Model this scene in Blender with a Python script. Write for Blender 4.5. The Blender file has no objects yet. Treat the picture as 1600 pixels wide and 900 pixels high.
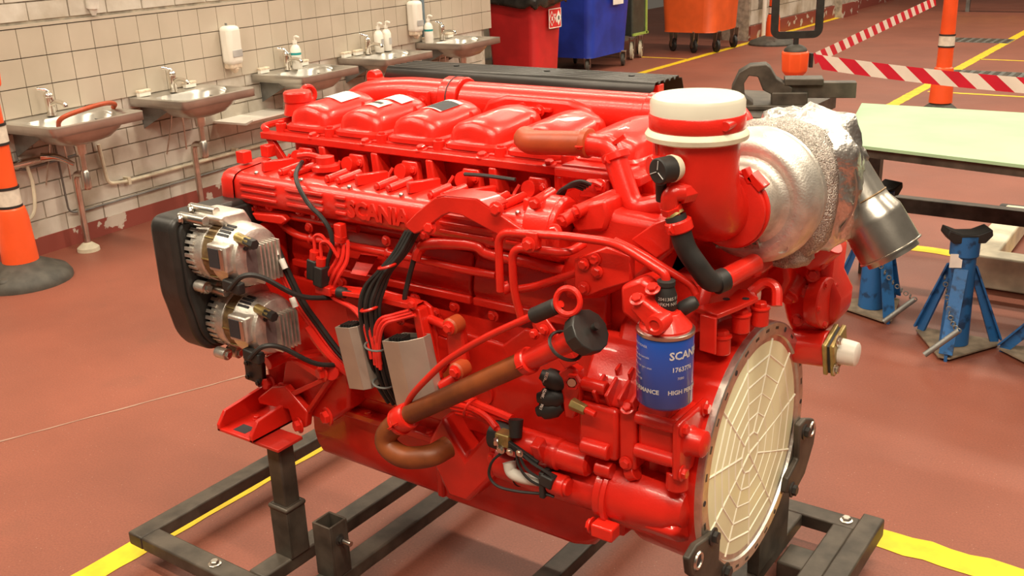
import bpy, bmesh, math, random
from mathutils import Vector, Matrix, Euler
random.seed(7)
scene = bpy.context.scene
COL = scene.collection
# ---------------------------------------------------------------- camera, light, exposure
cd = bpy.data.cameras.new('camera'); cam = bpy.data.objects.new('camera', cd); COL.objects.link(cam)
cd.sensor_width = 36; cd.lens = 35.677; cd.clip_start = .05; cd.clip_end = 200
cam.matrix_world = Matrix(((0.81832,-0.16585,0.55031,0.72688),(0.57365,0.29509,-0.76410,-1.87351),(-0.03566,0.94097,0.33662,1.66001),(0,0,0,1)))
scene.camera = cam
w = bpy.data.worlds.new('hall_light'); scene.world = w; w.use_nodes = True
w.node_tree.nodes['Background'].inputs[0].default_value = (1.0,.83,.64,1)
w.node_tree.nodes['Background'].inputs[1].default_value = .16
def strip(name, loc, sx, sy, power, col=(1,.86,.66)):
    l = bpy.data.lights.new(name,'AREA'); l.shape='RECTANGLE'; l.size=sx; l.size_y=sy; l.energy=power; l.color=col
    o = bpy.data.objects.new(name,l); COL.objects.link(o); o.location=loc; return o
# rows of fluorescent tubes under the workshop roof
for yy in (-2.6, -1.2, 1.6, 4.6, 7.8, 11.5, 15.5):
    for xx in (-3.4, 1.2):
        strip('fluorescent_row', (xx,yy,4.3), 3.2, .14, 150 if xx<0 else 200)
scene.view_settings.view_transform='Standard'; scene.view_settings.look='None'
scene.view_settings.gamma=1; scene.view_settings.use_curve_mapping=False
scene.view_settings.exposure=-.42
# ---------------------------------------------------------------- materials
M = {}
def mat(name, col, rough=.5, metal=0, var=.12, scale=9, bump=0, bscale=120, coat=0, spec=.5, col2=None, trans=0, detail=4, thr=None):
    m = bpy.data.materials.new(name); m.use_nodes=True; nt=m.node_tree; b=nt.nodes['Principled BSDF']
    b.inputs['Roughness'].default_value=rough; b.inputs['Metallic'].default_value=metal
    b.inputs['Coat Weight'].default_value=coat; b.inputs['Specular IOR Level'].default_value=spec
    b.inputs['Transmission Weight'].default_value=trans
    tc=nt.nodes.new('ShaderNodeNewGeometry'); n=nt.nodes.new('ShaderNodeTexNoise'); n.inputs['Scale'].default_value=scale; n.inputs['Detail'].default_value=detail
    nt.links.new(tc.outputs['Position'],n.inputs['Vector'])
    r=nt.nodes.new('ShaderNodeValToRGB'); nt.links.new(n.outputs['Fac'],r.inputs['Fac'])
    c2=col2 or tuple(max(0,c*(1-var)) for c in col)
    c1=col if col2 else tuple(min(1,c*(1+var)) for c in col)
    lo,hi=thr or (.35,.65)
    r.color_ramp.elements[0].position=lo; r.color_ramp.elements[1].position=hi
    r.color_ramp.elements[0].color=(*c2,1); r.color_ramp.elements[1].color=(*c1,1)
    nt.links.new(r.outputs['Color'],b.inputs['Base Color'])
    if bump:
        n2=nt.nodes.new('ShaderNodeTexNoise'); n2.inputs['Scale'].default_value=bscale; nt.links.new(tc.outputs['Position'],n2.inputs['Vector'])
        bp=nt.nodes.new('ShaderNodeBump'); bp.inputs['Strength'].default_value=bump; bp.inputs['Distance'].default_value=.004
        nt.links.new(n2.outputs['Fac'],bp.inputs['Height']); nt.links.new(bp.outputs['Normal'],b.inputs['Normal'])
    M[name]=m; return m
mat('red',(.66,.018,.009),.30,0,.08,14,.10,260,.2)
mat('red_dark',(.45,.02,.012),.45,0,.2,8,.15,160)
mat('red_hose',(.40,.060,.016),.42,0,.18,14,.05)
mat('brown_hose',(.20,.050,.012),.45,0,.35,11,.06)
mat('black',(.022,.020,.018),.42,0,.25,20,.08)
mat('rubber',(.018,.017,.016),.55,0,.3,20)
mat('shield',(.030,.027,.024),.36,.3,.25,12)
mat('stand',(.070,.057,.044),.5,.25,.4,13,.06,90)
mat('steel',(.62,.58,.52),.28,1,.15,16,.03,200)
mat('stainless',(.50,.475,.43),.30,.75,.12,7,.02,60)
mat('chrome',(.82,.78,.72),.10,1,.05,7)
mat('alu',(.70,.66,.60),.40,1,.14,30,.15,180)
mat('alucast',(.68,.64,.58),.46,.85,.12,40,.2,240)
mat('ecu',(.42,.35,.29),.42,.55,.08,12)
mat('stator',(.20,.13,.06),.5,.5,.3,60)
mat('purple',(.17,.12,.12),.5,.4,.2,30)
mat('brass',(.36,.27,.10),.42,.6,.3,40)
mat('cream',(.88,.89,.58),.42,0,.04,5,0,50,.1)
mat('cream_rib',(.98,.96,.78),.42,0,.03,5)
mat('white_plastic',(.86,.82,.74),.35,0,.04,8)
mat('lid',(.66,.63,.52),.34,0,.07,5,0,60,.2)
mat('blue_filter',(.012,.07,.38),.25,0,.08,5,0,60,.4)
mat('blue_jack',(.02,.13,.36),.45,0,.35,22,.12,90,col2=(.012,.05,.13),thr=(.36,.46))
mat('orange',(.90,.105,.022),.38,0,.08,6,.03)
mat('reflect',(.72,.66,.56),.35,0,.1,30)
mat('bin_red',(.58,.022,.024),.42,0,.12,5,.05)
mat('bin_blue',(.016,.045,.40),.40,0,.22,4,.05)
mat('bin_orange',(.78,.115,.022),.42,0,.1,5,.05)
mat('bin_green',(.05,.055,.04),.5,0,.2,9)
mat('lime',(.35,.50,.10),.5,0,.1,9)
mat('grey_metal',(.20,.20,.19),.45,.5,.2,12)
mat('bag',(.030,.026,.022),.22,0,.4,10,.9,14)
mat('tape_red',(.62,.012,.035),.4,0,.06,9)
mat('tape_white',(.84,.76,.66),.4,0,.05,9)
mat('yellow',(.83,.56,.012),.5,0,.12,14,.05)
mat('mint',(.34,.52,.31),.55,0,.06,5)
mat('pale_paint',(.62,.56,.42),.5,0,.22,9,.1)
mat('tile',(.57,.50,.41),.24,0,.06,2.2,.03,6,.2,col2=(.48,.42,.335),thr=(.3,.6))
mat('grout',(.25,.19,.13),.85,0,.3,20)
mat('brick',(.64,.60,.53),.62,0,.11,3.2,.35,30,col2=(.36,.30,.22),thr=(.30,.58),detail=8)
mat('mortar',(.42,.37,.30),.9,0,.3,14)
mat('baseboard',(.27,.058,.042),.55,0,.2,6,.1,40,col2=(.56,.48,.41),thr=(.385,.40))
mat('soap',(.72,.60,.46),.6,0,.2,30)
mat('teal',(.02,.30,.30),.4)
mat('grey_label',(.45,.44,.43),.4)
mat('paper',(.85,.82,.76),.6)
mat('ink',(.03,.03,.035),.6)
mat('sign_red',(.65,.03,.03),.5)
mat('pipe_blue',(.16,.22,.26),.45)
mat('wall_dark',(.22,.19,.14),.7,0,.3,6)
mat('wood',(.40,.24,.12),.6,0,.3,20)
mat('wire_red',(.78,.03,.02),.35)
mat('foil',(.70,.66,.62),.36,1,.12,40,1.0,60)
mat('mesh_foil',(.46,.42,.38),.34,1,.3,300,1.0,420)
mat('cloth',(.72,.69,.62),.7,0,.1,20,.3,30)
def floor_mat():
    m=bpy.data.materials.new('epoxy_floor'); m.use_nodes=True; nt=m.node_tree; b=nt.nodes['Principled BSDF']; N=nt.nodes.new; L=nt.links.new
    tc=N('ShaderNodeTexCoord'); n=N('ShaderNodeTexNoise'); n.inputs['Scale'].default_value=.9; n.inputs['Detail'].default_value=7; n.inputs['Roughness'].default_value=.62
    L(tc.outputs['Object'],n.inputs['Vector'])
    r=N('ShaderNodeValToRGB'); e=r.color_ramp.elements; e[0].position=.30; e[0].color=(.195,.060,.037,1); e[1].position=.72; e[1].color=(.29,.088,.054,1); L(n.outputs['Fac'],r.inputs['Fac'])
    # pale chips
    v=N('ShaderNodeTexVoronoi'); v.inputs['Scale'].default_value=55; L(tc.outputs['Object'],v.inputs['Vector'])
    n2=N('ShaderNodeTexNoise'); n2.inputs['Scale'].default_value=7; L(tc.outputs['Object'],n2.inputs['Vector'])
    s=N('ShaderNodeMath'); s.operation='LESS_THAN'; s.inputs[1].default_value=.085; L(v.outputs['Distance'],s.inputs[0])
    g=N('ShaderNodeMath'); g.operation='GREATER_THAN'; g.inputs[1].default_value=.53; L(n2.outputs['Fac'],g.inputs[0])
    mu=N('ShaderNodeMath'); mu.operation='MULTIPLY'; L(s.outputs[0],mu.inputs[0]); L(g.outputs[0],mu.inputs[1])
    m2=N('ShaderNodeMath'); m2.operation='MULTIPLY'; m2.inputs[1].default_value=.5; L(mu.outputs[0],m2.inputs[0])
    mx=N('ShaderNodeMixRGB'); L(m2.outputs[0],mx.inputs['Fac']); L(r.outputs['Color'],mx.inputs['Color1']); mx.inputs['Color2'].default_value=(.52,.36,.28,1)
    # dark stains
    n3=N('ShaderNodeTexNoise'); n3.inputs['Scale'].default_value=2.3; n3.inputs['Detail'].default_value=9; L(tc.outputs['Object'],n3.inputs['Vector'])
    r3=N('ShaderNodeValToRGB'); e=r3.color_ramp.elements; e[0].position=.62; e[0].color=(0,0,0,1); e[1].position=.80; e[1].color=(.55,.55,.55,1); L(n3.outputs['Fac'],r3.inputs['Fac'])
    mx2=N('ShaderNodeMixRGB'); L(r3.outputs['Color'],mx2.inputs['Fac']); L(mx.outputs['Color'],mx2.inputs['Color1']); mx2.inputs['Color2'].default_value=(.15,.065,.04,1)
    # fine grain
    n4=N('ShaderNodeTexNoise'); n4.inputs['Scale'].default_value=160; n4.inputs['Detail'].default_value=3; L(tc.outputs['Object'],n4.inputs['Vector'])
    mx3=N('ShaderNodeMixRGB'); mx3.blend_type='OVERLAY'; mx3.inputs['Fac'].default_value=.35; L(mx2.outputs['Color'],mx3.inputs['Color1']); L(n4.outputs['Fac'],mx3.inputs['Color2'])
    L(mx3.outputs['Color'],b.inputs['Base Color'])
    rr=N('ShaderNodeMapRange'); rr.inputs['To Min'].default_value=.42; rr.inputs['To Max'].default_value=.6; L(n3.outputs['Fac'],rr.inputs['Value']); L(rr.outputs[0],b.inputs['Roughness'])
    bp=N('ShaderNodeBump'); bp.inputs['Strength'].default_value=.12; bp.inputs['Distance'].default_value=.002; L(n4.outputs['Fac'],bp.inputs['Height']); L(bp.outputs['Normal'],b.inputs['Normal'])
    M['floor']=m
floor_mat()
# ---------------------------------------------------------------- mesh helpers
def V(*a): return Vector(a[0]) if len(a)==1 else Vector(a)
def frame(d):
    d=V(d).normalized(); u=d.cross(V(0,0,1))
    if u.length<1e-4: u=d.cross(V(0,1,0))
    u.normalize(); return u, d.cross(u).normalized(), d
def spline(pts,k=6):
    P=[V(p) for p in pts]
    if len(P)<3: return P
    out=[]; Q=[P[0]*2-P[1]]+P+[P[-1]*2-P[-2]]
    for i in range(1,len(Q)-2):
        a,b,c,d=Q[i-1:i+3]
        for j in range(k):
            t=j/k; out.append(.5*((2*b)+(c-a)*t+(2*a-5*b+4*c-d)*t*t+(3*b-a-3*c+d)*t**3))
    return out+[P[-1]]
def fillet(pts,r,k=5):
    P=[V(p) for p in pts]; out=[P[0]]
    for i in range(1,len(P)-1):
        a=(P[i-1]-P[i]); c=(P[i+1]-P[i]); q=min(r,a.length*.48,c.length*.48)
        A=P[i]+a.normalized()*q; B=P[i]+c.normalized()*q
        for j in range(k+1):
            t=j/k; out.append(A*(1-t)**2+P[i]*2*t*(1-t)+B*t*t)
    return out+[P[-1]]
class MB:
    def __init__(s): s.v=[]; s.f=[]
    def _a(s,vs,fs):
        o=len(s.v); s.v+=[tuple(v) for v in vs]; s.f+=[tuple(i+o for i in f) for f in fs]; return s
    def box(s,c,d,rot=None):
        c=V(c); R=(rot if isinstance(rot,Matrix) else Euler(rot).to_matrix()) if rot else Matrix.Identity(3)
        vs=[c+R@V(x*d[0]/2,y*d[1]/2,z*d[2]/2) for x in(-1,1) for y in(-1,1) for z in(-1,1)]
        return s._a(vs,[(0,1,3,2),(4,6,7,5),(0,4,5,1),(2,3,7,6),(0,2,6,4),(1,5,7,3)])
    def bb(s,x0,x1,y0,y1,z0,z1): return s.box(((x0+x1)/2,(y0+y1)/2,(z0+z1)/2),(x1-x0,y1-y0,z1-z0))
    def prism(s,pts,vec):
        P=[V(p) for p in pts]; n=len(P); v=V(vec)
        nn=V(0,0,0)
        for i in range(n): nn+=P[i].cross(P[(i+1)%n])
        if nn.dot(v)<0: P=P[::-1]
        vs=P+[p+v for p in P]
        return s._a(vs,[tuple(range(n))[::-1],tuple(range(n,2*n))]+[(i,(i+1)%n,(i+1)%n+n,i+n) for i in range(n)])
    def lathe(s,o,ax,prof,n=24,a0=0,a1=None):
        u,w_,d=frame(ax); o=V(o); vs=[]; fs=[]; m=len(prof)
        full=a1 is None; a1=2*math.pi if full else a1; k=n if full else n+1
        for i in range(k):
            a=a0+(a1-a0)*i/n; e=u*math.cos(a)+w_*math.sin(a)
            vs+=[o+d*t+e*r for t,r in prof]
        for i in range(n):
            j=(i+1)%k
            for q in range(m-1): fs.append((i*m+q,j*m+q,j*m+q+1,i*m+q+1))
        if full:
            if prof[0][1]>1e-5: fs.append(tuple(i*m for i in range(n))[::-1])
            if prof[-1][1]>1e-5: fs.append(tuple(i*m+m-1 for i in range(n)))
        return s._a(vs,fs)
    def cyl(s,a,b,r,r2=None,n=20):
        a,b=V(a),V(b); L=(b-a).length; return s.lathe(a,b-a,[(0,r),(L,r if r2 is None else r2)],n)
    def tube(s,pts,r,n=10,k=6,sm=True):
        P=spline(pts,k) if sm else [V(p) for p in pts]; m=len(P); vs=[]; fs=[]
        t=(P[1]-P[0]).normalized(); u,w_,_=frame(t)
        rr=r if hasattr(r,'__len__') else None
        for i in range(m):
            t2=(P[min(i+1,m-1)]-P[max(i-1,0)]).normalized()
            q=t.rotation_difference(t2); u=q@u; w_=q@w_; t=t2
            R=r if rr is None else rr[0]+(rr[-1]-rr[0])*i/(m-1)
            vs+=[P[i]+(u*math.cos(2*math.pi*j/n)+w_*math.sin(2*math.pi*j/n))*R for j in range(n)]
        for i in range(m-1):
            for j in range(n):
                h=(j+1)%n; fs.append((i*n+j,i*n+h,(i+1)*n+h,(i+1)*n+j))
        fs+= [tuple(range(n))[::-1], tuple((m-1)*n+j for j in range(n))]
        return s._a(vs,fs)
    def sph(s,c,r,sc=(1,1,1),n=14,m=8):
        c=V(c); vs=[c+V(0,0,r*sc[2])]; fs=[]
        for i in range(1,m):
            a=math.pi*i/m
            vs+=[c+V(r*math.sin(a)*math.cos(2*math.pi*j/n)*sc[0],r*math.sin(a)*math.sin(2*math.pi*j/n)*sc[1],r*math.cos(a)*sc[2]) for j in range(n)]
        vs.append(c-V(0,0,r*sc[2])); l=len(vs)-1
        for j in range(n):
            h=(j+1)%n; fs.append((0,1+j,1+h)); fs.append((l,l-n+h,l-n+j))
            for i in range(m-2): fs.append((1+i*n+j,1+(i+1)*n+j,1+(i+1)*n+h,1+i*n+h))
        return s._a(vs,fs)
    def grid(s,rows):
        m=len(rows[0]); vs=[p for r in rows for p in r]
        return s._a(vs,[(i*m+j,i*m+j+1,(i+1)*m+j+1,(i+1)*m+j) for i in range(len(rows)-1) for j in range(m-1)])
    def ring(s,c,ax,R,r,n=24,m=8):
        u,w_,d=frame(ax); c=V(c); vs=[]; fs=[]
        for i in range(n):
            a=2*math.pi*i/n; e=u*math.cos(a)+w_*math.sin(a)
            vs+=[c+e*(R+r*math.cos(2*math.pi*j/m))+d*(r*math.sin(2*math.pi*j/m)) for j in range(m)]
        for i in range(n):
            for j in range(m):
                fs.append((i*m+j,((i+1)%n)*m+j,((i+1)%n)*m+(j+1)%m,i*m+(j+1)%m))
        return s._a(vs,fs)
    def build(s,name,mt,parent=None,bevel=0,ang=38,seg=2,loc=None,solid=0):
        me=bpy.data.meshes.new(name); off=V(0,0,0)
        if parent is not None: off=V(parent['_o']) if '_o' in parent else V(0,0,0)
        elif loc is not None: off=V(loc)
        me.from_pydata([tuple(V(v)-off) for v in s.v],[],s.f)
        bm=bmesh.new(); bm.from_mesh(me); bmesh.ops.recalc_face_normals(bm,faces=bm.faces); bm.to_mesh(me); bm.free()
        me.materials.append(M[mt]); me.shade_smooth() if hasattr(me,'shade_smooth') else None
        me.set_sharp_from_angle(angle=math.radians(ang))
        o=bpy.data.objects.new(name,me); COL.objects.link(o)
        if parent is not None: o.parent=parent; o['_o']=tuple(off)
        else: o.location=off; o['_o']=tuple(off)
        if solid:
            q=o.modifiers.new('thick','SOLIDIFY'); q.thickness=solid; q.offset=0
        if bevel:
            q=o.modifiers.new('bevel','BEVEL'); q.width=bevel; q.segments=seg; q.limit_method='ANGLE'; q.angle_limit=math.radians(40)
        return o
def tag(o,label,cat,group=None,kind=None):
    if label: o['label']=label
    if cat: o['category']=cat
    if group: o['group']=group
    if kind: o['kind']=kind
    return o
def thing(name,label,cat,loc,group=None):
    o=bpy.data.objects.new(name,None); o.empty_display_size=.05; COL.objects.link(o); o.location=loc; o['_o']=tuple(loc); return tag(o,label,cat,group)
def lab(o,t): o['label']=t; return o
def inst(src,parent,pos,d=(0,0,1),sc=1,name=None,roll=0):
    """a copy of a small mesh piece, its z axis along d"""
    o=bpy.data.objects.new(name or src.name.split('.')[0],src.data); COL.objects.link(o); o.parent=parent
    u,w_,z=frame(d); R=Matrix((u,w_,z)).transposed().to_4x4()@Matrix.Rotation(roll,4,'Z')
    o.matrix_local=Matrix.Translation(V(pos)-V(parent['_o']))@R@Matrix.Diagonal((sc,sc,sc,1)); o['_o']=parent['_o']
    return o
class Piece: pass
def piece(name,mb,mt,ang=38):
    me=bpy.data.meshes.new(name); me.from_pydata(mb.v,[],mb.f)
    bm=bmesh.new(); bm.from_mesh(me); bmesh.ops.recalc_face_normals(bm,faces=bm.faces); bm.to_mesh(me); bm.free()
    me.materials.append(M[mt]); me.shade_smooth(); me.set_sharp_from_angle(angle=math.radians(ang)); p=Piece(); p.name=name; p.data=me; return p
def hexbolt(mt):
    m=MB(); m.lathe((0,0,0),(0,0,1),[(0,1.45),(.22,1.45),(.3,1.3)],14); m.lathe((0,0,.25),(0,0,1),[(0,1),(.62,1),(.75,.82)],6); return piece('bolt',m,mt,30)
BR=hexbolt('red'); BS=hexbolt('steel'); BK=hexbolt('black')
def bolt(parent,pos,d,r=.009,src=None,name=None): return inst(src or BR,parent,pos,d,r,name or 'bolt',random.random())
def text(name,body,mt,parent,o,right,up,size,ext=.001,off=0,bold=.0):
    cu=bpy.data.curves.new(name,'FONT'); cu.body=body; cu.size=size; cu.extrude=ext; cu.offset=bold; cu.resolution_u=2
    t=bpy.data.objects.new(name,cu); COL.objects.link(t); dg=bpy.context.evaluated_depsgraph_get()
    me=bpy.data.meshes.new_from_object(t.evaluated_get(dg)); bpy.data.objects.remove(t); bpy.data.curves.remove(cu)
    r=V(right).normalized(); u=V(up); u=(u-r*u.dot(r)).normalized(); n=r.cross(u)
    me.transform(Matrix(((r.x,u.x,n.x,0),(r.y,u.y,n.y,0),(r.z,u.z,n.z,0),(0,0,0,1))))
    me.transform(Matrix.Translation(V(o)-V(parent['_o']))); me.materials.clear(); me.materials.append(M[mt])
    q=bpy.data.objects.new(name,me); COL.objects.link(q); q.parent=parent; q['_o']=parent['_o']; return q
# ================================================================ SETTING
fl=MB().bb(-9,5,-5,24,-.2,0).build('floor','floor'); tag(fl,'worn red-brown epoxy workshop floor','floor',kind='structure')
def stripe(x0,y0,x1,y1,wd,ragged=.004,step=.06,z=.0015,name='painted_line',mt='yellow'):
    a=V(x0,y0,0); b=V(x1,y1,0); d=(b-a).normalized(); n=V(-d.y,d.x,0); L=(b-a).length; k=max(2,int(L/step)); m=MB(); lo=[];hi=[]
    for i in range(k+1):
        p=a+d*(L*i/k); lo.append(p-n*(wd/2+random.uniform(-ragged,ragged))+V(0,0,z)); hi.append(p+n*(wd/2+random.uniform(-ragged,ragged))+V(0,0,z))
    m.grid([lo,hi]); m.build(name,mt,fl)
stripe(-1.655,-1.6,-1.655,.72,.088,.003); stripe(-1.609,.695,1.6,.695,.10,.006,.05)
stripe(-4.9,6.2,-4.92,16,.10); stripe(-1.79,6.2,-1.8,17,.11); stripe(-1.75,11.02,1,11.02,.06); stripe(-1.7,8.5,1,8.5,.06)
stripe(-1.3,3.43,1.2,3.44,.10,.006); stripe(-5.6,9.95,-4.95,9.95,.05)
mat('joint',(.33,.19,.14),.7)
stripe(-2.83,-.79,-1.7,2.13,.010,.003,.05,.0012,'floor_joint','joint')
for x,y,r in ((-.35,1.12,.05),):
    m=MB(); m.lathe((x,y,.0012),(0,0,1),[(0,r),(.0006,r*.9)],14); m.build('grey_filler_patch','grout',fl)
# sink wall, local frame: s along, n out, z up
W0=V(-4.642,1.014,0); WD=V(-.07268,.99736,0); WN=V(.99736,.07268,0)
def WL(s,n,z): return W0+WD*s+WN*n+V(0,0,z)
WR=Matrix((WD,-WN,V(0,0,1))).transposed()
def wbox(m,s0,s1,n0,n1,z0,z1): return m.box(WL((s0+s1)/2,(n0+n1)/2,(z0+z1)/2),(s1-s0,n1-n0,z1-z0),WR)
wl=wbox(MB(),-2.2,4.78,-.25,-.006,0,2.6).build('wall_left','mortar'); tag(wl,'white painted brick wall with a band of beige tiles behind the sinks','wall',kind='structure')
random.seed(3)
tm=MB(); tm.box((0,0,0),(.154,.016,.149)); TP=piece('tile',tm,'tile')
for r in range(3):
    for i in range(-14,30):
        o=inst(TP,wl,(0,0,0)); o.matrix_local=Matrix.Translation(WL(.129+.1585*(i+.5),.006,.848+.154*r)+WN*random.uniform(-.001,.001))@(WR@Euler((random.uniform(-.004,.004),0,random.uniform(-.004,.004))).to_matrix()).to_4x4()
bk=[]
for L in (.245,.12): 
    m=MB(); m.box((0,0,0),(L,.014,.092)); bk.append(piece('brick',m,'brick'))
def course(z,odd,s0,s1):
    s=s0-(.125 if odd else 0)
    while s<s1:
        o=inst(bk[0],wl,(0,0,0)); o.matrix_local=Matrix.Translation(WL(min(s+.125,s1-.1),-.003+random.uniform(-.0015,.0015),z))@(WR@Euler((random.uniform(-.01,.01),0,random.uniform(-.01,.01))).to_matrix()).to_4x4(); s+=.253
for c in range(7): course(.145+.1*c,c%2,-2.05,4.7)
for c in range(3): course(1.315+.1*c,c%2,-2.05,2.8)
wbox(MB(),-2.2,4.78,-.004,.016,1.236,1.252).build('tile_ledge','tile',wl)
wbox(MB(),-2.2,4.74,-.01,.012,0,.10).build('baseboard_left','baseboard'); tag(bpy.data.objects['baseboard_left'],'chipped red painted skirting along the sink wall','baseboard',kind='structure')
# recess with the bins and the far wall
m=MB().bb(-6.9,-6.7,5.4,11.9,0,3); o=m.build('wall_recess','wall_dark'); tag(o,'dim olive wall at the back of the bin recess','wall',kind='structure')
for i in range(14): MB().bb(-6.70,-6.66,5.5+.45*i,5.53+.45*i,.0,2.4).build('fence_bar','grey_metal',o)
for i in range(9): MB().bb(-6.66,-6.64,5.5,11.8,.15+.25*i,.17+.25*i).build('fence_rail','grey_metal',o)
m=MB().box((-5.12,5.83,1.2),(.06,.10,2.4)); tag(m.build('trim_1','grey_metal'),'grey steel edge guard at the end of the tiled wall','trim',kind='structure')
fw=MB().bb(-5.4,-5.0,12.0,15.6,0,3).bb(-5.3,-4.86,15.6,16.4,0,3).bb(-5.5,-5.1,16.4,24,0,3).build('wall_far','mortar'); tag(fw,'white brick wall far behind the orange bin','wall',kind='structure')
m=MB(); m.box((0,0,0),(.014,.49,.19)); FB=piece('brick',m,'brick')
for x,y0,y1 in ((-4.995,12.02,15.5),(-5.095,16.45,23.5)):
    for c in range(6):
        y=y0-(.25 if c%2 else 0)
        while y<y1:
            o=inst(FB,fw,(0,0,0)); o.matrix_local=Matrix.Translation((x,max(y+.25,y0+.24),.31+.2*c)); y+=.5
tag(MB().bb(-5.0,-4.97,12,15.58,0,.2).bb(-4.86,-4.83,15.6,16.4,0,.22).bb(-5.1,-5.07,16.4,19.5,0,.2).build('baseboard_far','baseboard'),'red skirting of the far wall','baseboard',kind='structure')
m=MB().bb(-5.12,-5.0,19.6,20.4,0,2.2); tag(m.build('door_1','grey_metal'),'grey door far down the wall','door',kind='structure')
# ================================================================ SINKS
def make_sink(s,label,extra,wd=.58,dp=.50):
    o=WL(s,0,.0); t=thing('wall_sink',label,'sink',o,'stainless sinks along the tiled wall')
    m=MB(); rows=[]; K=40
    def loop(f,z):
        r=[]
        for i in range(K+1):
            a=2*math.pi*i/K; r.append(f(math.cos(a),math.sin(a))+V(0,0,z))
        return r
    def se(hs,hn,cn,p):
        def f(c,sn):
            q=lambda x:math.copysign(abs(x)**(2/p),x)
            return WL(s+hs*q(c),cn+hn*q(sn),0)
        return f
    h=.765
    rows.append(loop(se(wd/2,dp/2,dp/2,14),h-.045)); rows.append(loop(se(wd/2,dp/2,dp/2,14),h)); rows.append(loop(se(wd/2-.03,dp/2-.03,dp/2,9),h)); rows.append(loop(se(wd/2-.045,dp/2-.07,dp/2+.035,5),h-.012))
    for k,(sc,z) in enumerate(((.96,.03),(.86,.075),(.66,.115),(.36,.135),(.06,.14))): rows.append(loop(se((wd/2-.05)*sc,(dp/2-.075)*sc,dp/2+.035,4-.4*k),h-z))
    m.grid(rows); m.build('basin','stainless',t,solid=.006)
    # faucet
    f=MB(); b=WL(s,.085,h); f.cyl(b,b+V(0,0,.012),.026); f.cyl(b,b+V(0,0,.10),.022,.024); f.sph(b+V(0,0,.108),.027,(1,1,.8))
    f.tube([b+V(0,0,.055),b+WN*.06+V(0,0,.078),b+WN*.125+V(0,0,.070),b+WN*.135+V(0,0,.052)],.013)
    fo=f.build('faucet','chrome',t)
    l=MB(); l.tube([b+V(0,0,.115),b+V(0,0,.135)-WN*.01,b+V(0,0,.148)-WN*.045-WD*.03],.010); l.build('lever','chrome',fo)
    MB().lathe(WL(s,.105,h-.05),WN,[(0,.013),(.004,.013)],14).build('overflow_cap','chrome',t)
    # trap
    d=WL(s,dp/2+.03,0); tr=MB(); tr.cyl(d+V(0,0,h-.20),d+V(0,0,h-.14),.03,.034)
    tr.cyl(d+V(0,0,h-.30),d+V(0,0,h-.20),.018); tr.lathe(d+V(0,0,h-.40),(0,0,1),[(0,.016),(.012,.026),(.10,.026),(.112,.018)],18)
    tr.build('drain_trap','steel',t)
    p=MB(); e=WL(s,.19,0)
    if extra: p.tube(fillet([d+V(0,0,h-.315),e+V(0,0,h-.315)+WD*.0,e+V(0,0,h-.42),e+V(0,0,.03)],.06),.019,12,sm=False)
    else: p.tube(fillet([d+V(0,0,h-.315),WL(s,.02,h-.315)],.06),.019,12,sm=False)
    p.build('waste_pipe','steel',t)
    if extra: MB().lathe(e,(0,0,1),[(0,.062),(.02,.06),(.045,.03),(.05,.02)],20).build('floor_flange','pale_paint',t)
    for q in (-.05,.05): MB().tube([WL(s+q*.6,.085,h-.06),WL(s+q,.07,h-.2),WL(s+q*1.6,.03,h-.38)],.005,6).build('supply_pipe','steel',t)
    for q in (-1,1): MB().prism([WL(s+q*.2,.0,h-.04),WL(s+q*.2,.3,h-.05),WL(s+q*.2,.0,h-.2)],WD*.006).build('bracket','grey_metal',t)
    return t
SS=[.20,1.06,2.08,2.98,3.98]
lb=['stainless steel wall sink at far left with a brown hose lying in it','stainless wall sink, second from the left, below the first soap dispenser','stainless wall sink, third from the left, with a teal-banded pump bottle','stainless wall sink, fourth from the left, with two white pump bottles','stainless wall sink nearest the red bin at the end of the wall']
for i,s in enumerate(SS): make_sink(s,lb[i],i<2)
h0=MB(); h0.tube([WL(.13,.22,.70),WL(.10,.30,.775),WL(.20,.36,.812),WL(.34,.36,.822),WL(.45,.30,.80),WL(.46,.27,.775)],.013,10); tag(h0.build('rubber_hose','red_hose',loc=WL(.2,.3,.75)),'brown rubber hose curved across the far left sink','hose')
def brush(s,n,label):
    t=thing('nail_brush',label,'brush',WL(s,n,.766),'nail brushes on the sink rims')
    m=MB(); m.box(WL(s,n,.798),(.09,.035,.016),WR); m.build('back','soap',t,.004)
    m=MB(); m.box(WL(s,n,.779),(.085,.03,.024),WR); m.build('bristles','white_plastic',t,.002)
for k,(s,dirn,l) in enumerate(((1.06,-.2,'nail brush left of the tap on the second sink'),(1.06,.16,'nail brush right of the tap on the second sink'),(2.08,-.2,'nail brush left of the tap on the third sink'),(2.08,.2,'nail brush right of the pump bottle on the third sink'),(2.98,-.22,'nail brush at the left end of the fourth sink'),(2.98,-.08,'nail brush beside the tap of the fourth sink'),(3.98,-.18,'nail brush left of the tap on the last sink'),(3.98,.16,'nail brush right of the tap on the last sink'))):
    brush(s+dirn,.05,l)
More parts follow.
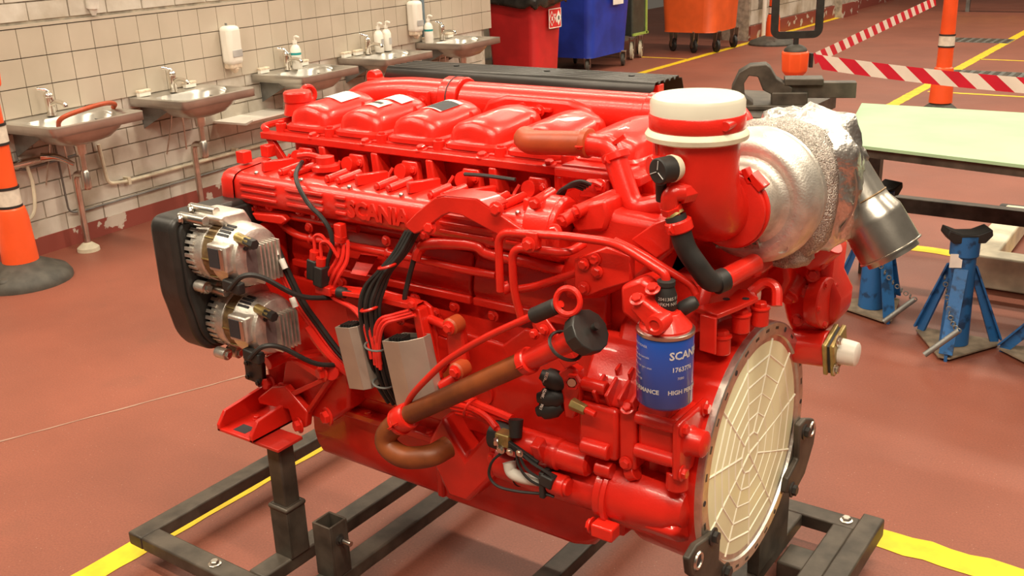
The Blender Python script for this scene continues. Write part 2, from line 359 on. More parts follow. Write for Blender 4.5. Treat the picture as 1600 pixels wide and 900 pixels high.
def bottle(s,n,label,teal):
    b=WL(s,n,.766); t=thing('pump_bottle',label,'bottle',b,'white soap pump bottles on the sinks')
    MB().lathe(b,(0,0,1),[(0,.034),(.006,.037),(.13,.037),(.155,.026),(.165,.013),(.175,.013)],20).build('body','white_plastic',t)
    m=MB(); m.cyl(b+V(0,0,.172),b+V(0,0,.192),.016); m.cyl(b+V(0,0,.19),b+V(0,0,.215),.006); m.tube([b+V(0,0,.215),b+V(0,0,.22)+WN*.02,b+V(0,0,.212)+WN*.045],.008,8); m.build('pump','white_plastic',t)
    if teal: MB().lathe(b+V(0,0,.095),(0,0,1),[(0,.0376),(.016,.0376)],20).build('label_band','teal',t)
    else: MB().box(b+WN*.0375+V(0,0,.075),(.03,.002,.05),WR).build('label_print','grey_label',t)
bottle(2.14,.12,'white pump bottle with teal band beside the tap of the third sink',True)
bottle(3.10,.10,'left one of the two white pump bottles on the fourth sink',False); bottle(3.20,.10,'right one of the two white pump bottles on the fourth sink',False)
bottle(3.74,.12,'white pump bottle with teal band between the pipe and the last sink',True)
def disp(s,label):
    t=thing('soap_dispenser',label,'dispenser',WL(s,.02,.82),'white wall soap dispensers')
    m=MB(); m.box(WL(s,.065,.985),(.115,.10,.25),WR); m.build('housing','white_plastic',t,.03,seg=4)
    m=MB(); m.box(WL(s,.117,.935),(.085,.004,.045),WR); m.build('window','grey_label',t,.003)
    m=MB(); m.box(WL(s,.06,.86),(.09,.08,.05),WR); m.lathe(WL(s,.07,.805),(0,0,1),[(0,.012),(.03,.03),(.04,.032)],14); m.build('nozzle','soap',t,.01)
    MB().cyl(WL(s,.04,1.11),WL(s,.04,1.125),.008).build('lock','grey_metal',t)
disp(1.60,'white soap dispenser on the tiles above the second sink'); disp(3.64,'white soap dispenser on the tiles beside the blue pipe')
m=MB(); m.tube([WL(3.80,.03,.74),WL(3.80,.03,2.4)],.017,10,sm=False); tag(m.build('water_pipe','pipe_blue',loc=WL(3.8,.03,.74)),'blue-grey vertical pipe on the tiles before the last sink','pipe')
m=MB(); m.tube([WL(.62,.03,1.30),WL(.62,.045,1.45),WL(.62,.03,1.7)],[.035,.05],10); m.tube([WL(.62,.03,1.26),WL(.62,.03,1.32)],[.012,.035],10); tag(m.build('cloth','cloth',loc=WL(.62,.03,1.3)),'white cloth hanging down over the tiles at top left','cloth')
# pipes low on the wall
m=MB(); m.tube(fillet([WL(.50,.03,.54),WL(.52,.03,.30),WL(.66,.035,.285),WL(1.9,.035,.285),WL(2.6,.035,.285)],.04),.011,8,sm=False)
for q in (.66,1.55): m.bb(0,0,0,0,0,0) if False else wbox(m,q-.01,q+.01,0,.05,.265,.31)
tag(m.build('supply_pipe_run','pale_paint',loc=WL(1,.03,.285)),'thin grey pipe running low along the brick wall','pipe')
m=MB(); m.tube(fillet([WL(-.03,.04,.60),WL(-.03,.05,.5),WL(.34,.05,.515)],.03),.008,8,sm=False); m.tube(fillet([WL(.22,.03,.66),WL(.23,.03,.2),WL(.30,.03,.185),WL(1.9,.03,.20)],.04),.006,8,sm=False); tag(m.build('copper_pipe_run','grey_metal',loc=WL(.3,.03,.2)),'thin dark pipes under the far left sink','pipe')
b=WL(.03,.02,.52); t=thing('wall_mixer','chrome wall mixer tap with dangling hose under the far left sink','tap',b)
m=MB(); m.cyl(WL(-.08,.06,.54),WL(.10,.06,.54),.022); m.cyl(WL(-.08,0,.54),WL(-.08,.07,.54),.02); m.cyl(WL(.10,0,.54),WL(.10,.07,.54),.02); m.build('body','chrome',t)
m=MB(); m.tube([WL(.10,.07,.55),WL(.15,.13,.545),WL(.20,.20,.50)],[.026,.012],10); m.build('lever','chrome',t)
m=MB(); m.tube([WL(.01,.06,.52),WL(.01,.08,.42),WL(-.03,.1,.27),WL(-.13,.1,.22)],.010,8); m.build('hose','pale_paint',t)
m=MB(); m.prism([WL(1.42,.0,.50),WL(1.42,.30,.505),WL(1.42,.36,.535),WL(1.42,.36,.545),WL(1.42,.29,.517),WL(1.42,.0,.515)],WD*.5); tag(m.build('wall_tray','white_plastic',loc=WL(1.67,0,.5)),'white shallow tray on the wall below and right of the second sink','tray')
# ================================================================ BOLLARDS AND BARRIERS
def bollard(x,y,label,h=1.0,sc=1,base=True,rb=.26,bands=(.31,.63)):
    t=thing('bollard_post',label,'bollard',(x,y,0),'orange barrier posts')
    o=V(x,y,0)
    if base:
        m=MB(); m.lathe(o,(0,0,1),[(0,rb),(.02,rb*1.0),(.05,rb*.92),(.085,rb*.62),(.11,rb*.40),(.115,.08)],32); m.build('rubber_base','rubber2',t)
        m=MB(); m.sph(o+V(.1*rb/.26,-.17*rb/.26,.05),.035,(1,1,.7)); m.build('grip_bulge','rubber2',t)
    z0=.10 if base else 0
    m=MB(); m.lathe(o+V(0,0,z0),(0,0,1),[(0,.078*sc),(.24,.070*sc),(.29,.062*sc),(.30,.052*sc),(h-.05,.045*sc),(h-.03,.05*sc)],28); m.build('post','orange',t)
    for k,zz in enumerate(z0+q for q in bands):
        b=MB().lathe(o+V(0,0,zz),(0,0,1),[(0,.0545*sc-k*.002),(.085,.0535*sc-k*.002)],28).build('reflective_band','reflect',t)
        for ze in (-.012,.083): MB().lathe(o+V(0,0,zz+ze),(0,0,1),[(0,.0555*sc-k*.0018),(.013,.0555*sc-k*.0018)],28).build('band_edge','rubber',b)
    m=MB(); m.lathe(o+V(0,0,z0+h-.06),(0,0,1),[(0,.05*sc),(.02,.07*sc),(.10,.075*sc),(.14,.06*sc),(.15,.03*sc)],8); m.build('belt_head','orange',t,.006)
    return t
mat('rubber2',(.060,.054,.044),.6,0,.3,14,.1)
bollard(-4.29,.735,'orange post on a black rubber base standing before the left sink',.95,1.15,rb=.24)
bollard(-4.55,11.75,'orange post on a black rubber base beside the orange bin',1.0,1.25,rb=.32)
bollard(-1.32,7.35,'tall orange post with silver bands between the two barrier tapes',1.0,1.22,rb=.15,bands=(.10,.475))
# sign post with empty black frame
sp=V(-1.63,4.62,0); t=thing('sign_post','orange barrier post carrying an empty black sign frame','sign post',sp)
m=MB(); m.lathe(sp,(0,0,1),[(0,.25),(.04,.24),(.09,.1),(.1,.08)],28); m.build('rubber_base','rubber2',t)
m=MB(); m.lathe(sp+V(0,0,.09),(0,0,1),[(0,.06),(.2,.055),(.58,.05),(.60,.056)],24); m.build('post','orange',t)
m=MB(); m.lathe(sp+V(0,0,.675),(0,0,1),[(0,.055),(.02,.075),(.035,.085),(.15,.092),(.155,.08)],8); m.build('belt_head','orange',t,.008)
m=MB(); m.sph(sp+V(0,0,.83),.075,(1,1,.6)); m.build('head_cap','rubber2',t)
FX=V(.81,.585,0); FR=Matrix((FX,V(-.585,.81,0),V(0,0,1))).transposed(); fm=MB(); c0=sp+V(0,0,1.135)
inner=[(-.118,-.178),(.118,-.178),(.118,.2),(-.118,.2)]
def rr(hw,z0,z1,rad,k=6):
    P=[]
    for cx,cz,a in ((hw-rad,z0+rad,-90),(hw-rad,z1-rad,0),(-hw+rad,z1-rad,90),(-hw+rad,z0+rad,180)):
        for i in range(k+1): A=math.radians(a+90*i/k); P.append((cx+rad*math.cos(A),cz+rad*math.sin(A)))
    return P
def framemesh(hw,z0,z1,wd,rad,th,c,R):
    m=MB(); A=rr(hw,z0,z1,rad); B=rr(hw-wd,z0+wd,z1-wd,.012); n=len(A); vs=[]
    for y in (-th/2,th/2):
        for L in (A,B): vs+=[c+R@V(p[0],y,p[1]) for p in L]
    fs=[]
    for i in range(n):
        j=(i+1)%n; a,b,cc,d=0,n,2*n,3*n
        fs+=[(a+i,a+j,b+j,b+i),(cc+i,d+i,d+j,cc+j),(a+i,cc+i,cc+j,a+j),(b+i,b+j,d+j,d+i)]
    return m._a(vs,fs)
framemesh(.165,-.225,.30,.045,.06,.025,c0,FR).build('sign_frame','black',t)
MB().box(c0+V(0,0,-.245),(.03,.02,.06),FR).build('frame_stem','black',t)
m=MB(); m.box(c0+V(0,0,.04),(.24,.003,.44),FR); 
g=bpy.data.materials.new('clear_sheet'); g.use_nodes=True; gb=g.node_tree.nodes['Principled BSDF']; gb.inputs['Transmission Weight'].default_value=1; gb.inputs['Roughness'].default_value=.03; gb.inputs['IOR'].default_value=1.02; gb.inputs['Base Color'].default_value=(.97,.96,.93,1); M['clear']=g
lab(m.build('clear_sheet','clear',t),'clear plastic sheet in the frame')
MB().box(sp+V(.088,.05,.77),(.02,.03,.09),FR).build('belt_slot','black',t)
def tape(a,b,label,wd=.075,pitch=.115,sag=.03):
    a,b=V(a),V(b); t=thing('barrier_tape',label,'tape',a.lerp(b,.5),'red and white barrier tapes'); d=b-a; L=d.length; n=int(L/pitch)
    q=lambda u,v: a+d*u-V(0,0,sag*4*u*(1-u))+V(0,0,(v-.5)*wd)
    sl=.55*pitch*2/L
    for k,mt in ((0,'tape_red'),(1,'tape_white')):
        for i in range(k,n,2):
            u0=i/n; u1=(i+1)/n
            nn=d.cross(V(0,0,1)).normalized()*.0006
            c=lambda u:min(1,max(0,u))
            P=[q(c(u0+sl/2),0),q(c(u1+sl/2),0),q(c(u1-sl/2),1),q(c(u0-sl/2),1)]
            MB().prism(P,nn).build('red_stripe' if k==0 else 'white_stripe',mt,t)
tape(sp+V(.10,.05,.775),(-1.40,7.20,.95),'striped tape running back from the sign post to the tall orange post',.075,.075,.0)
tape(sp+V(.11,.05,.765),(.45,4.72,.665),'striped tape stretched right from the sign post in front of the tall post',.09,.10,.03)
m=MB(); hb=thing('hazard_barrier','yellow and black striped barrier board at the top right','barrier',(-1,17,0.2))
m.bb(-3.4,1.2,17,17.05,.25,.60); m.build('board','ink',hb)
for i in range(11): MB().prism([(-3.4+.38*i,16.995,.25),(-3.2+.38*i,16.995,.25),(-3.02+.38*i,16.995,.60),(-3.22+.38*i,16.995,.60)],(0,-.004,0)).build('yellow_stripe','yellow',hb)
for x in (-3.2,1.0): MB().bb(x-.03,x+.03,17.05,17.11,0,.6).build('foot','grey_metal',hb)
for (x,y,a,b,l) in ((-2.15,12.9,.8,.5,'far square drain grate in the red floor'),(-1.5,9.85,1.2,.42,'long drain grate in the floor behind the tall orange post')):
    m=MB(); m.bb(x-a/2,x+a/2,y-b/2,y+b/2,.0005,.004); t=tag(m.build('drain_grate','grey_metal',loc=(x,y,0)),l,'drain')
    for i in range(int(a/.1)): MB().bb(x-a/2+.1*i+.02,x-a/2+.1*i+.07,y-b/2+.04,y+b/2-.04,.004,.008).build('bar','stand',t)
# ================================================================ BINS
def castor(t,x,y,r,mt='rubber',z=None,ang=.4,plate=.3):
    d=V(math.cos(ang),math.sin(ang),0); o=V(x,y,0); m=MB(); m.lathe(o+d*-.022+V(0,0,r),d,[(0,r*.8),(.006,r),(.038,r),(.044,r*.8)],22); w_=m.build('castor_wheel',mt,t)
    m=MB(); m.lathe(o+d*-.026+V(0,0,r),d,[(0,r*.35),(.052,r*.35)],12); m.build('hub','steel',w_)
    m=MB(); p=V(-d.y,d.x,0)
    for q in (-.032,.032): m.prism([o+d*q+p*r*.3+V(0,0,r*.8),o+d*q-p*r*.3+V(0,0,r*.8),o+d*q-p*r*.9+V(0,0,plate),o+d*q+p*r*.6+V(0,0,plate)],d*.004)
    m.box(o+V(0,0,plate),(.08,.09,.012),(0,0,ang)); m.build('castor_fork','steel',t)
def bin_(name,label,x0,x1,y0,y1,z0,z1,mt,taper=.06,r=.08):
    t=thing(name,label,'bin',((x0+x1)/2,(y0+y1)/2,0)); rows=[]
    for z,k in ((z0,0),(z0+.02,.02),(z1,1)):
        e=taper*(k-1); lx0,lx1,ly0,ly1=x0-e,x1+e,y0-e,y1+e; P=[]
        rd=r if z>z0 else r*.8
        for cx,cy,a in ((lx1-rd,ly0+rd,-90),(lx1-rd,ly1-rd,0),(lx0+rd,ly1-rd,90),(lx0+rd,ly0+rd,180)):
            for i in range(7): A=math.radians(a+15*i); P.append(V(cx+rd*math.cos(A),cy+rd*math.sin(A),z))
        rows.append(P+[P[0]])
    m=MB(); m.grid(rows); n=len(rows[0])-1; m.f.append(tuple(range(n))); m.build('tub',mt,t); return t
t=bin_('waste_bin','red plastic bin lined with a black bag at the end of the sinks',-5.95,-5.28,7.05,7.62,.05,1.02,'bin_red',.05)
m=MB(); rows=[]
for z,e in ((1.1,.0),(1.0,.03),(.93,.035),(.90,.03)):
    P=[]
    for i in range(49):
        a=2*math.pi*i/48; q=lambda v:math.copysign(abs(v)**.35,v); k=1+.012*math.sin(i*2.1)
        P.append(V(-5.615+(.36+e)*q(math.cos(a))*k,7.335+(.31+e)*q(math.sin(a))*k,z+.02*math.sin(i*1.3)-.05*max(0,math.cos(a+.8))))
    rows.append(P)
m.grid(rows); m.build('bag_liner','bag',t,solid=.004)
def hazlabel(t,o,r,w_,h):
    # two diamonds on a red card
    r=V(r).normalized(); n=r.cross(V(0,0,1)); o=V(o); R=Matrix((r,-n,V(0,0,1))).transposed()
    c=MB().box(o,(w_,.003,h),R).build('hazard_label','sign_red',t)
    fm=MB()
    for (a,b,e,f_) in ((-.48,.48,.46,.5),(-.48,.48,-.5,-.46),(-.5,-.46,-.5,.5),(.46,.5,-.5,.5)): fm.box(o+r*((a+b)/2*w_)+V(0,0,(e+f_)/2*h)+n*.002,((b-a)*w_,.002,(f_-e)*h),R)
    fm.build('white_border','paper',c)
    for sx,mt in ((-.26,'sign_red'),(.28,'paper')):
        d=h*.34; k=o+r*(sx*w_)+n*.002
        MB().prism([k+r*d*.75,k+V(0,0,d*1.15),k-r*d*.75,k-V(0,0,d*1.15)],n*.001).build('diamond','paper',c)
        if mt=='sign_red': MB().prism([k+r*d*.6+n*.002,k+V(0,0,d*.95)+n*.002,k-r*d*.6+n*.002,k-V(0,0,d*.95)+n*.002],n*.001).build('diamond_field','sign_red',c)
        MB().box(k+n*.004,(d*.3,.001,d*.6),R).build('flame_mark','paper' if mt=='sign_red' else 'ink',c)
    m=MB()
    for q in (-.05,.02): m.box(o+r*(q*w_)+n*.002,(.012,.002,h*.5),(R.to_4x4()@Matrix.Rotation(.5 if q<0 else -.5,4,'Y')).to_3x3())
    m.build('cross_mark','paper',c)
hazlabel(t,(-5.262,7.40,.72),(0,1,0),.24,.20)
t=bin_('wheeled_bin','blue plastic wheeled bin with a small red and white label',-6.25,-5.36,8.33,9.30,.17,1.1,'bin_blue',.06,.1)
for x,y in ((-5.5,8.45),(-5.42,9.15),(-6.1,9.15)): castor(t,x,y,.075,'rubber2',plate=.18)
c=MB().box((-5.333,8.88,.82),(.004,.24,.15)).build('paper_label','paper',t); MB().box((-5.33,8.87,.90),(.004,.2,.10)).build('red_print','sign_red',c)
t=bin_('tool_cart','dark grey cart with lime green edging between the blue and orange bins',-6.2,-5.55,9.62,10.02,.30,1.3,'bin_green',.0,.02)
m=MB(); m.bb(-5.552,-5.535,9.96,9.99,.3,1.3); m.bb(-5.555,-5.535,9.62,10.02,.295,.325); m.build('lime_edging','lime',t)
for x,y in ((-5.60,9.70),(-5.60,9.93)): castor(t,x,y,.11,'pale_paint',plate=.28)
t=bin_('trolley','grey steel trolley frame between the cart and the orange bin',-6.0,-5.70,10.13,10.32,.26,1.3,'grey_metal',0,.02)
for x,y in ((-5.78,10.22),): castor(t,x,y,.06,'rubber',plate=.24)
t=bin_('wheeled_bin','orange plastic wheeled bin with dark castors beyond the yellow line',-5.65,-4.82,10.45,11.40,.26,1.3,'bin_orange',.05,.14)
for x,y in ((-5.15,10.55),(-4.90,10.70),(-4.90,11.25),(-5.5,10.65)): castor(t,x,y,.085,'rubber',plate=.27,ang=.9)
MB().box((-4.795,11.10,1.07),(.004,.30,.10)).build('paper_label','paper',t)
m=MB(); m.tube([(-4.9,12.3,0),(-4.9,12.3,2)],.03,10,sm=False); m.tube([(-4.9,12.42,.05),(-4.9,12.3,.03)],.02,8,sm=False); tag(m.build('drain_pipe','white_plastic',loc=(-4.9,12.3,0)),'white vertical pipe at the far wall behind the orange bin','pipe')
# ================================================================ TABLE, VISE, JACK STANDS
t=thing('work_table','steel work table covered with a pale green sheet','table',(.2,2.5,0))
MB().prism([(-.70,2.98,.80),(-.50,2.06,.80),(1.5,1.78,.80),(1.5,3.05,.80)],(0,0,.012)).build('green_sheet','mint',t)
MB().prism([(-.69,2.97,.765),(-.49,2.075,.765),(1.5,1.79,.765),(1.5,3.04,.765)],(0,0,.035)).build('table_top','stand',t)
m=MB(); m.bb(-.62,1.5,2.90,2.96,.33,.40); m.build('lower_rail','stand',t,.004)
for x,y in ((-.60,2.93),(1.45,2.93),(1.45,1.9)): MB().bb(x-.03,x+.03,y-.03,y+.03,0,.765).build('leg','stand',t,.003)
MB().box(( .33,2.42,.8125),(.36,.05,.001),(0,0,.12)).build('pencil_smudge','mint2',t) if 'mint2' in M else None
t=thing('workbench','dark steel bench behind the turbocharger carrying the vise','bench',(-.95,2.7,0))
MB().bb(-1.5,-.86,2.40,3.1,.76,.82).build('bench_top','stand',t)
for x,y in ((-1.45,2.45),(-1.45,3.05),(-.9,3.05),(-.9,2.45)): MB().bb(x-.03,x+.03,y-.03,y+.03,0,.74).build('leg','stand',t)
t=thing('bench_vise','dark cast iron bench vise on the bench','vise',(-1.0,2.72,.80))
VX=V(.92,.39,0); VR=Matrix((VX,V(-.39,.92,0),V(0,0,1))).transposed(); vo=V(-1.0,2.66,.82)
m=MB(); m.box(vo+V(0,0,.012),(.28,.16,.024),VR); m.box(vo+VX*.06+V(0,0,.05),(.16,.12,.06),VR); m.build('base','cast_iron',t,.006) if 'cast_iron' in M else m.build('base','stand',t,.006)
m=MB(); m.box(vo+VX*.19+V(0,0,.085),(.32,.07,.07),VR); m.build('slide_bar','stand',t,.003)
prof=[(-.20,.0),(-.20,.10),(-.17,.17),(-.12,.20),(-.05,.205),(-.03,.19),(-.0,.14),(.07,.10),(.07,.06),(.0,.06),(-.06,.09),(-.085,.15),(-.125,.155),(-.145,.12),(-.14,.06),(-.10,.03),(-.10,.0)]
m=MB(); m.prism([vo+VX*a+VR@V(0,-.055,0)+V(0,0,b) for a,b in prof],VR@V(0,.11,0)); m.build('jaw_arch','stand',t,.004)
m=MB(); m.box(vo+VX*.12+V(0,0,.125),(.17,.115,.03),VR); m.build('anvil','stand',t,.004)
def jack(x,y,h,label,rot,extra=True):
    o=V(x,y,0); t=thing('jack_stand',label,'jack stand',o,'blue jack stands'); R=Matrix.Rotation(rot,3,'Z')
    m=MB(); m.lathe(o+V(0,0,.02),(0,0,1),[(0,.055),(h-.14,.047),(h-.13,.055),(h-.05,.055)],20); m.build('column','blue_jack',t)
    for k in range(3):
        d=R@V(math.cos(2.0944*k),math.sin(2.0944*k),0); p=V(-d.y,d.x,0)
        MB().prism([o+d*.045+V(0,0,h-.16),o+d*.055+V(0,0,h-.24),o+d*.15+V(0,0,.0),o+d*.175+V(0,0,.0),o+d*.175+V(0,0,.03)],p*.012).prism([o+d*.045+V(0,0,h-.16)-p*.02,o+d*.175+V(0,0,.03)-p*.02,o+d*.175+V(0,0,.03)+p*.03,o+d*.045+V(0,0,h-.16)+p*.03],d*.006+V(0,0,.004)).build('leg','blue_jack',t)
    P=[o+R@V(.175*math.cos(2.0944*k+a),.175*math.sin(2.0944*k+a),.012) for k in range(3) for a in (-.12,.12)]
    MB().prism(P,(0,0,.006)).build('base_plate','grout',t)
    m=MB(); sd=[(-.085,.03),(-.08,.055),(-.03,.035),(.03,.035),(.08,.055),(.085,.03),(.06,.0),(-.06,.0)]
    m.prism([o+R@V(a,-.045,0)+V(0,0,h-.055+b) for a,b in sd],R@V(0,.09,0)); m.cyl(o+V(0,0,h-.09),o+V(0,0,h-.05),.03); m.build('saddle','rubber',t,.004)
    if extra:
        m=MB(); a=o+R@V(-.18,-.20,.05); m.cyl(a,a+V(.10,.06,.10),.011); m.build('pin','grey_metal',t)
        m=MB(); q0=a+V(.10,.06,.10); q1=o+V(-.05,-.05,h-.2)
        for i in range(14): c_=q0.lerp(q1,i/13)-V(0,0,.05*math.sin(math.pi*i/13)); m.ring(c_,(1,0,0) if i%2 else (0,1,0),.009,.0025,8,5)
        m.build('chain','grey_metal',t)
    return t
j=jack(-.43,2.44,.575,'blue jack stand behind the exhaust outlet pipe',1.2)
j=jack(-.03,2.20,.50,'blue jack stand with a white 14 t label, middle one of three',.55)
MB().box((-.046,2.145,.375),(.045,.004,.055),(0,0,.45)).build('white_label','paper',j); text('label_print','14 t','ink',j,(-.061,2.138,.36),(.9,.43,0),(0,0,1),.022)
j=jack(.31,2.22,.36,'short blue jack stand at the right edge of the picture',.9)
t=thing('floor_beam','cream painted steel beam lying on the floor behind the jack stands','beam',(.1,3,0))
MB().bb(-.12,1.2,2.95,3.07,.005,.16).build('cross_beam','pale_paint',t,.01); MB().bb(-.18,-.05,3.07,4.0,.03,.14).build('side_arm','pale_paint',t,.01); MB().bb(-.22,-.02,4.0,4.06,.02,.13).build('end_pad','rubber',t,.01)
# ================================================================ ENGINE STAND
ST=thing('engine_stand','black square-tube steel frame carrying the red engine','stand',(-.7,0,0))
def beam(x0,x1,y0,y1,z0=.07,z1=.11,name='beam',mt='stand',bev=.005): return MB().bb(x0,x1,y0,y1,z0,z1).build(name,mt,ST,bev)
beam(-1.59,-1.53,-.53,.59); nb=beam(-1.53,.03,-.53,-.47); fb=beam(-1.53,.09,.53,.59)
beam(-1.16,-1.10,-.47,.53); b3=beam(-.995,-.935,-.47,.53); beam(-.525,-.465,-.47,.53); beam(-.13,-.05,-.47,.53); b5=beam(.033,.089,-.53,.53); beam(.093,.15,-.53,.60,.07,.125)
def sq(cx,cy,z0,z1,w_,th=.005,name='post'):
    m=MB(); h=w_/2
    for a,b,c,d in ((-h,h,-h,-h+th),(-h,h,h-th,h),(-h,-h+th,-h+th,h-th),(h-th,h,-h+th,h-th)): m.bb(cx+a,cx+b,cy+c,cy+d,z0,z1)
    return m.build(name,'stand',ST,.0015)
p=sq(-1.127,-.345,.11,.262,.064,name='outer_sleeve'); MB().bb(-1.163,-1.091,-.381,-.309,.248,.262).build('sleeve_collar','stand',p,.006)
MB().bb(-1.152,-1.102,-.37,-.32,.2,.445).build('inner_post','stand',ST,.005)
lab(MB().bb(-1.170,-1.070,-.400,-.315,.444,.453).build('support_plate','red_dark',ST,.002),'red support plate')
s2=sq(-.965,-.352,.11,.262,.062,.006,'open_socket'); bolt(s2,(-.934,-.352,.215),(1,0,0),.010,BK); MB().cyl((-.92,-.352,.215),(-.895,-.352,.215),.007).build('clamp_screw','steel',s2)
MB().bb(-.075,-.045,.20,.40,.11,.36).build('rear_post','stand',ST,.003)
for q in ((-1.256,-.5,.11),(.06,.56,.11)): bolt(ST,q,(0,0,1),.012,BS)
for x,y in ((-1.56,.5),(-1.13,.3),(-.965,.3),(-.495,-.1),(.06,-.5),(-.09,-.5)): MB().bb(x-.028,x+.028,y-.03,y+.03,0,.07).build('foot','rubber',ST,.004)
MB().bb(-.05,.06,.34,.44,0,.07).build('foot_block','stand',ST,.006)
# ================================================================ ENGINE
E=thing('diesel_engine','large red six-cylinder diesel engine with silver turbocharger on a black stand','engine',(-.6,0,.3))
def P(name,m,mt='red',bevel=0,parent=None,**k): return m.build(name,mt,parent or E,bevel,**k)
CZ=.58
# block
m=MB(); m.prism([(-1.22,y,z) for y,z in ((-.20,.50),(-.205,.52),(-.205,.70),(-.185,.73),(-.185,1.0),(-.13,1.05),(.15,1.05),(.2,1.0),(.21,.5))],(1.1,0,0)); blk=P('engine_block',m,'red',.008)
for x0,x1 in ((-1.15,-.585),(-.577,-.24)):
    s=P('side_cover',MB().prism([(x0,-.185,.885),(x0,-.206,.885),(x0,-.212,.905),(x0,-.204,.955),(x0,-.188,.985)],(x1-x0,0,0)),'red',.004)
    P('lower_lip',MB().bb(x0,x1,-.215,-.185,.868,.888),'red',.004,s)
    k=5 if x0<-1 else 3
    for i in range(k): bolt(s,(x0+.05+(x1-x0-.1)*i/(k-1),-.206,.852),(0,-1,0),.010)
P('crankcase_panel',MB().prism([(x,-.20,z) for x,z in ((-1.18,.55),(-1.18,.84),(-.70,.84),(-.66,.80),(-.5,.79),(-.44,.84),(-.26,.84),(-.26,.55))],(0,-.014,0)),'red',.005)
s=P('core_plugs',MB(),'red') if False else None
for x in (-.93,-.75,-.56): P('core_plug',MB().lathe((x,-.216,.66),(0,-1,0),[(0,.03),(.006,.03),(.006,.025),(.002,.024),(.002,0)],20),'red')
# oil pan and flange
fx=P('pan_flange',MB().bb(-1.17,-.20,-.235,.235,.495,.515),'red',.004)
for i in range(10): 
    x=-1.12+.1*i; inst(BR,fx,(x,-.225,.515),(0,0,1),.009,'bolt')
pts=[(-1.145,.497),(-1.15,.40),(-1.142,.345),(-1.125,.322),(-.72,.318),(-.69,.312),(-.33,.312),(-.295,.322),(-.27,.36),(-.245,.385),(-.20,.392),(-.20,.497)]
m=MB(); rows=[]
for y,k in ((-.205,0),(-.20,.35),(-.165,1),(.165,1),(.20,.35),(.205,0)):
    rows.append([V(x,y,z if j in (0,11) else z+(1-k)*.03*(1 if .31<z<.36 else .2)) for j,(x,z) in enumerate(pts)])
m.grid(rows); n=len(pts); 
m.f.append(tuple(range(n))); m.f.append(tuple(range(5*n,6*n))); m.f.append(tuple(i*n for i in range(6))); m.f.append(tuple(i*n+n-1 for i in range(6)))
P('oil_pan',m,'red',.01,ang=50)
P('pan_rib',MB().bb(-.722,-.70,-.212,-.18,.335,.495),'red',.006)
# oil filler casting on the pan
cp=[(-0.641,-0.27,0.603),(-0.604,-0.27,0.547),(-0.58,-0.27,0.511),(-0.506,-0.27,0.604),(-0.498,-0.27,0.561),(-0.501,-0.27,0.487),(-0.58,-0.27,0.393),(-0.638,-0.27,0.392),(-0.675,-0.27,0.459),(-0.69,-0.27,0.523)]
fc=P('oil_filler_casting',MB().prism(cp,(0,.075,0)),'red',.010)
P('casting_rib',MB().prism([(-0.494,-0.285,0.62),(-0.47,-0.285,0.62),(-0.464,-0.285,0.594),(-0.474,-0.285,0.53),(-0.496,-0.285,0.524)],(0,.07,0)),'red',.004,fc)
bolt(fc,(-0.485,-0.288,0.548),(0,-1,0),.010); 
eb=[(-0.602,-0.3,0.549),(-0.619,-0.345,0.542),(-0.674,-0.37,0.535),(-0.718,-0.375,0.553),(-0.719,-0.37,0.584),(-0.677,-0.365,0.627)]
lab(P('filler_elbow',MB().tube(eb,.026,16),'brown_hose'),'brown rubber elbow'); 
hs=[(-0.677,-0.365,0.627),(-0.643,-0.365,0.652),(-0.46,-0.375,0.767),(-0.309,-0.385,0.862)]
lab(P('filler_hose',MB().tube(hs,.0225,16),'brown_hose'),'brown rubber hose')
def clamp(name,a,b,r,wd,mt='red',tb=True,parent=None,side=(0,-1,0)):
    a,b=V(a),V(b); d=(b-a).normalized(); o=P(name,MB().lathe(a-d*wd/2,d,[(0,r),(wd*.12,r+.003),(wd*.88,r+.003),(wd,r)],24),mt,0,parent)
    if tb: 
        q=a+V(side).normalized()*(r+.004); bolt(o,q,d.cross(V(side)),.006)
    return o
c=clamp('hose_clamp',(-0.669,-0.365,0.633),(-0.623,-0.365,0.662),.0285,.04); clamp('clamp_band',(-0.683,-0.365,0.621),(-0.637,-0.365,0.652),.0295,.012,parent=c)
fp=[(-0.312,-0.385,0.86),(-0.272,-0.39,0.886),(-0.169,-0.405,0.953)]
ft=P('filler_pipe',MB().tube(fp,.0205,16,sm=False),'red'); clamp('hose_clamp',(-0.315,-0.385,0.858),(-0.273,-0.388,0.885),.024,.022)
a=V((-0.184,-0.403,0.943)); b=V((-0.129,-0.413,0.984)); d=(b-a).normalized()
m=MB(); m.lathe(a,d,[(0,.034),(.004,.040),(.030,.043),(.036,.041),(.037,.0)],12); cap=lab(P('filler_cap',m,'black',.0015,ang=25),'black screw cap'); P('cap_pin',MB().cyl(a+d*.036+V(.006,0,.006),a+d*.046+V(.006,0,.006),.007),'black',0,cap)
P('cap_ring',MB().ring((-0.216,-0.4,0.917),d+V(0,0,.5),.033,.0035,26,6),'black',0,cap)
pb=P('pipe_bracket',MB().prism([(-0.336,-0.33,0.921),(-0.307,-0.33,0.938),(-0.23,-0.33,0.855),(-0.26,-0.33,0.834)],(0,-.006,0)),'red',.002); bolt(pb,(-0.306,-0.337,0.909),(0,-1,0),.008); bolt(pb,(-0.329,-0.337,0.895),(0,-1,0),.008)
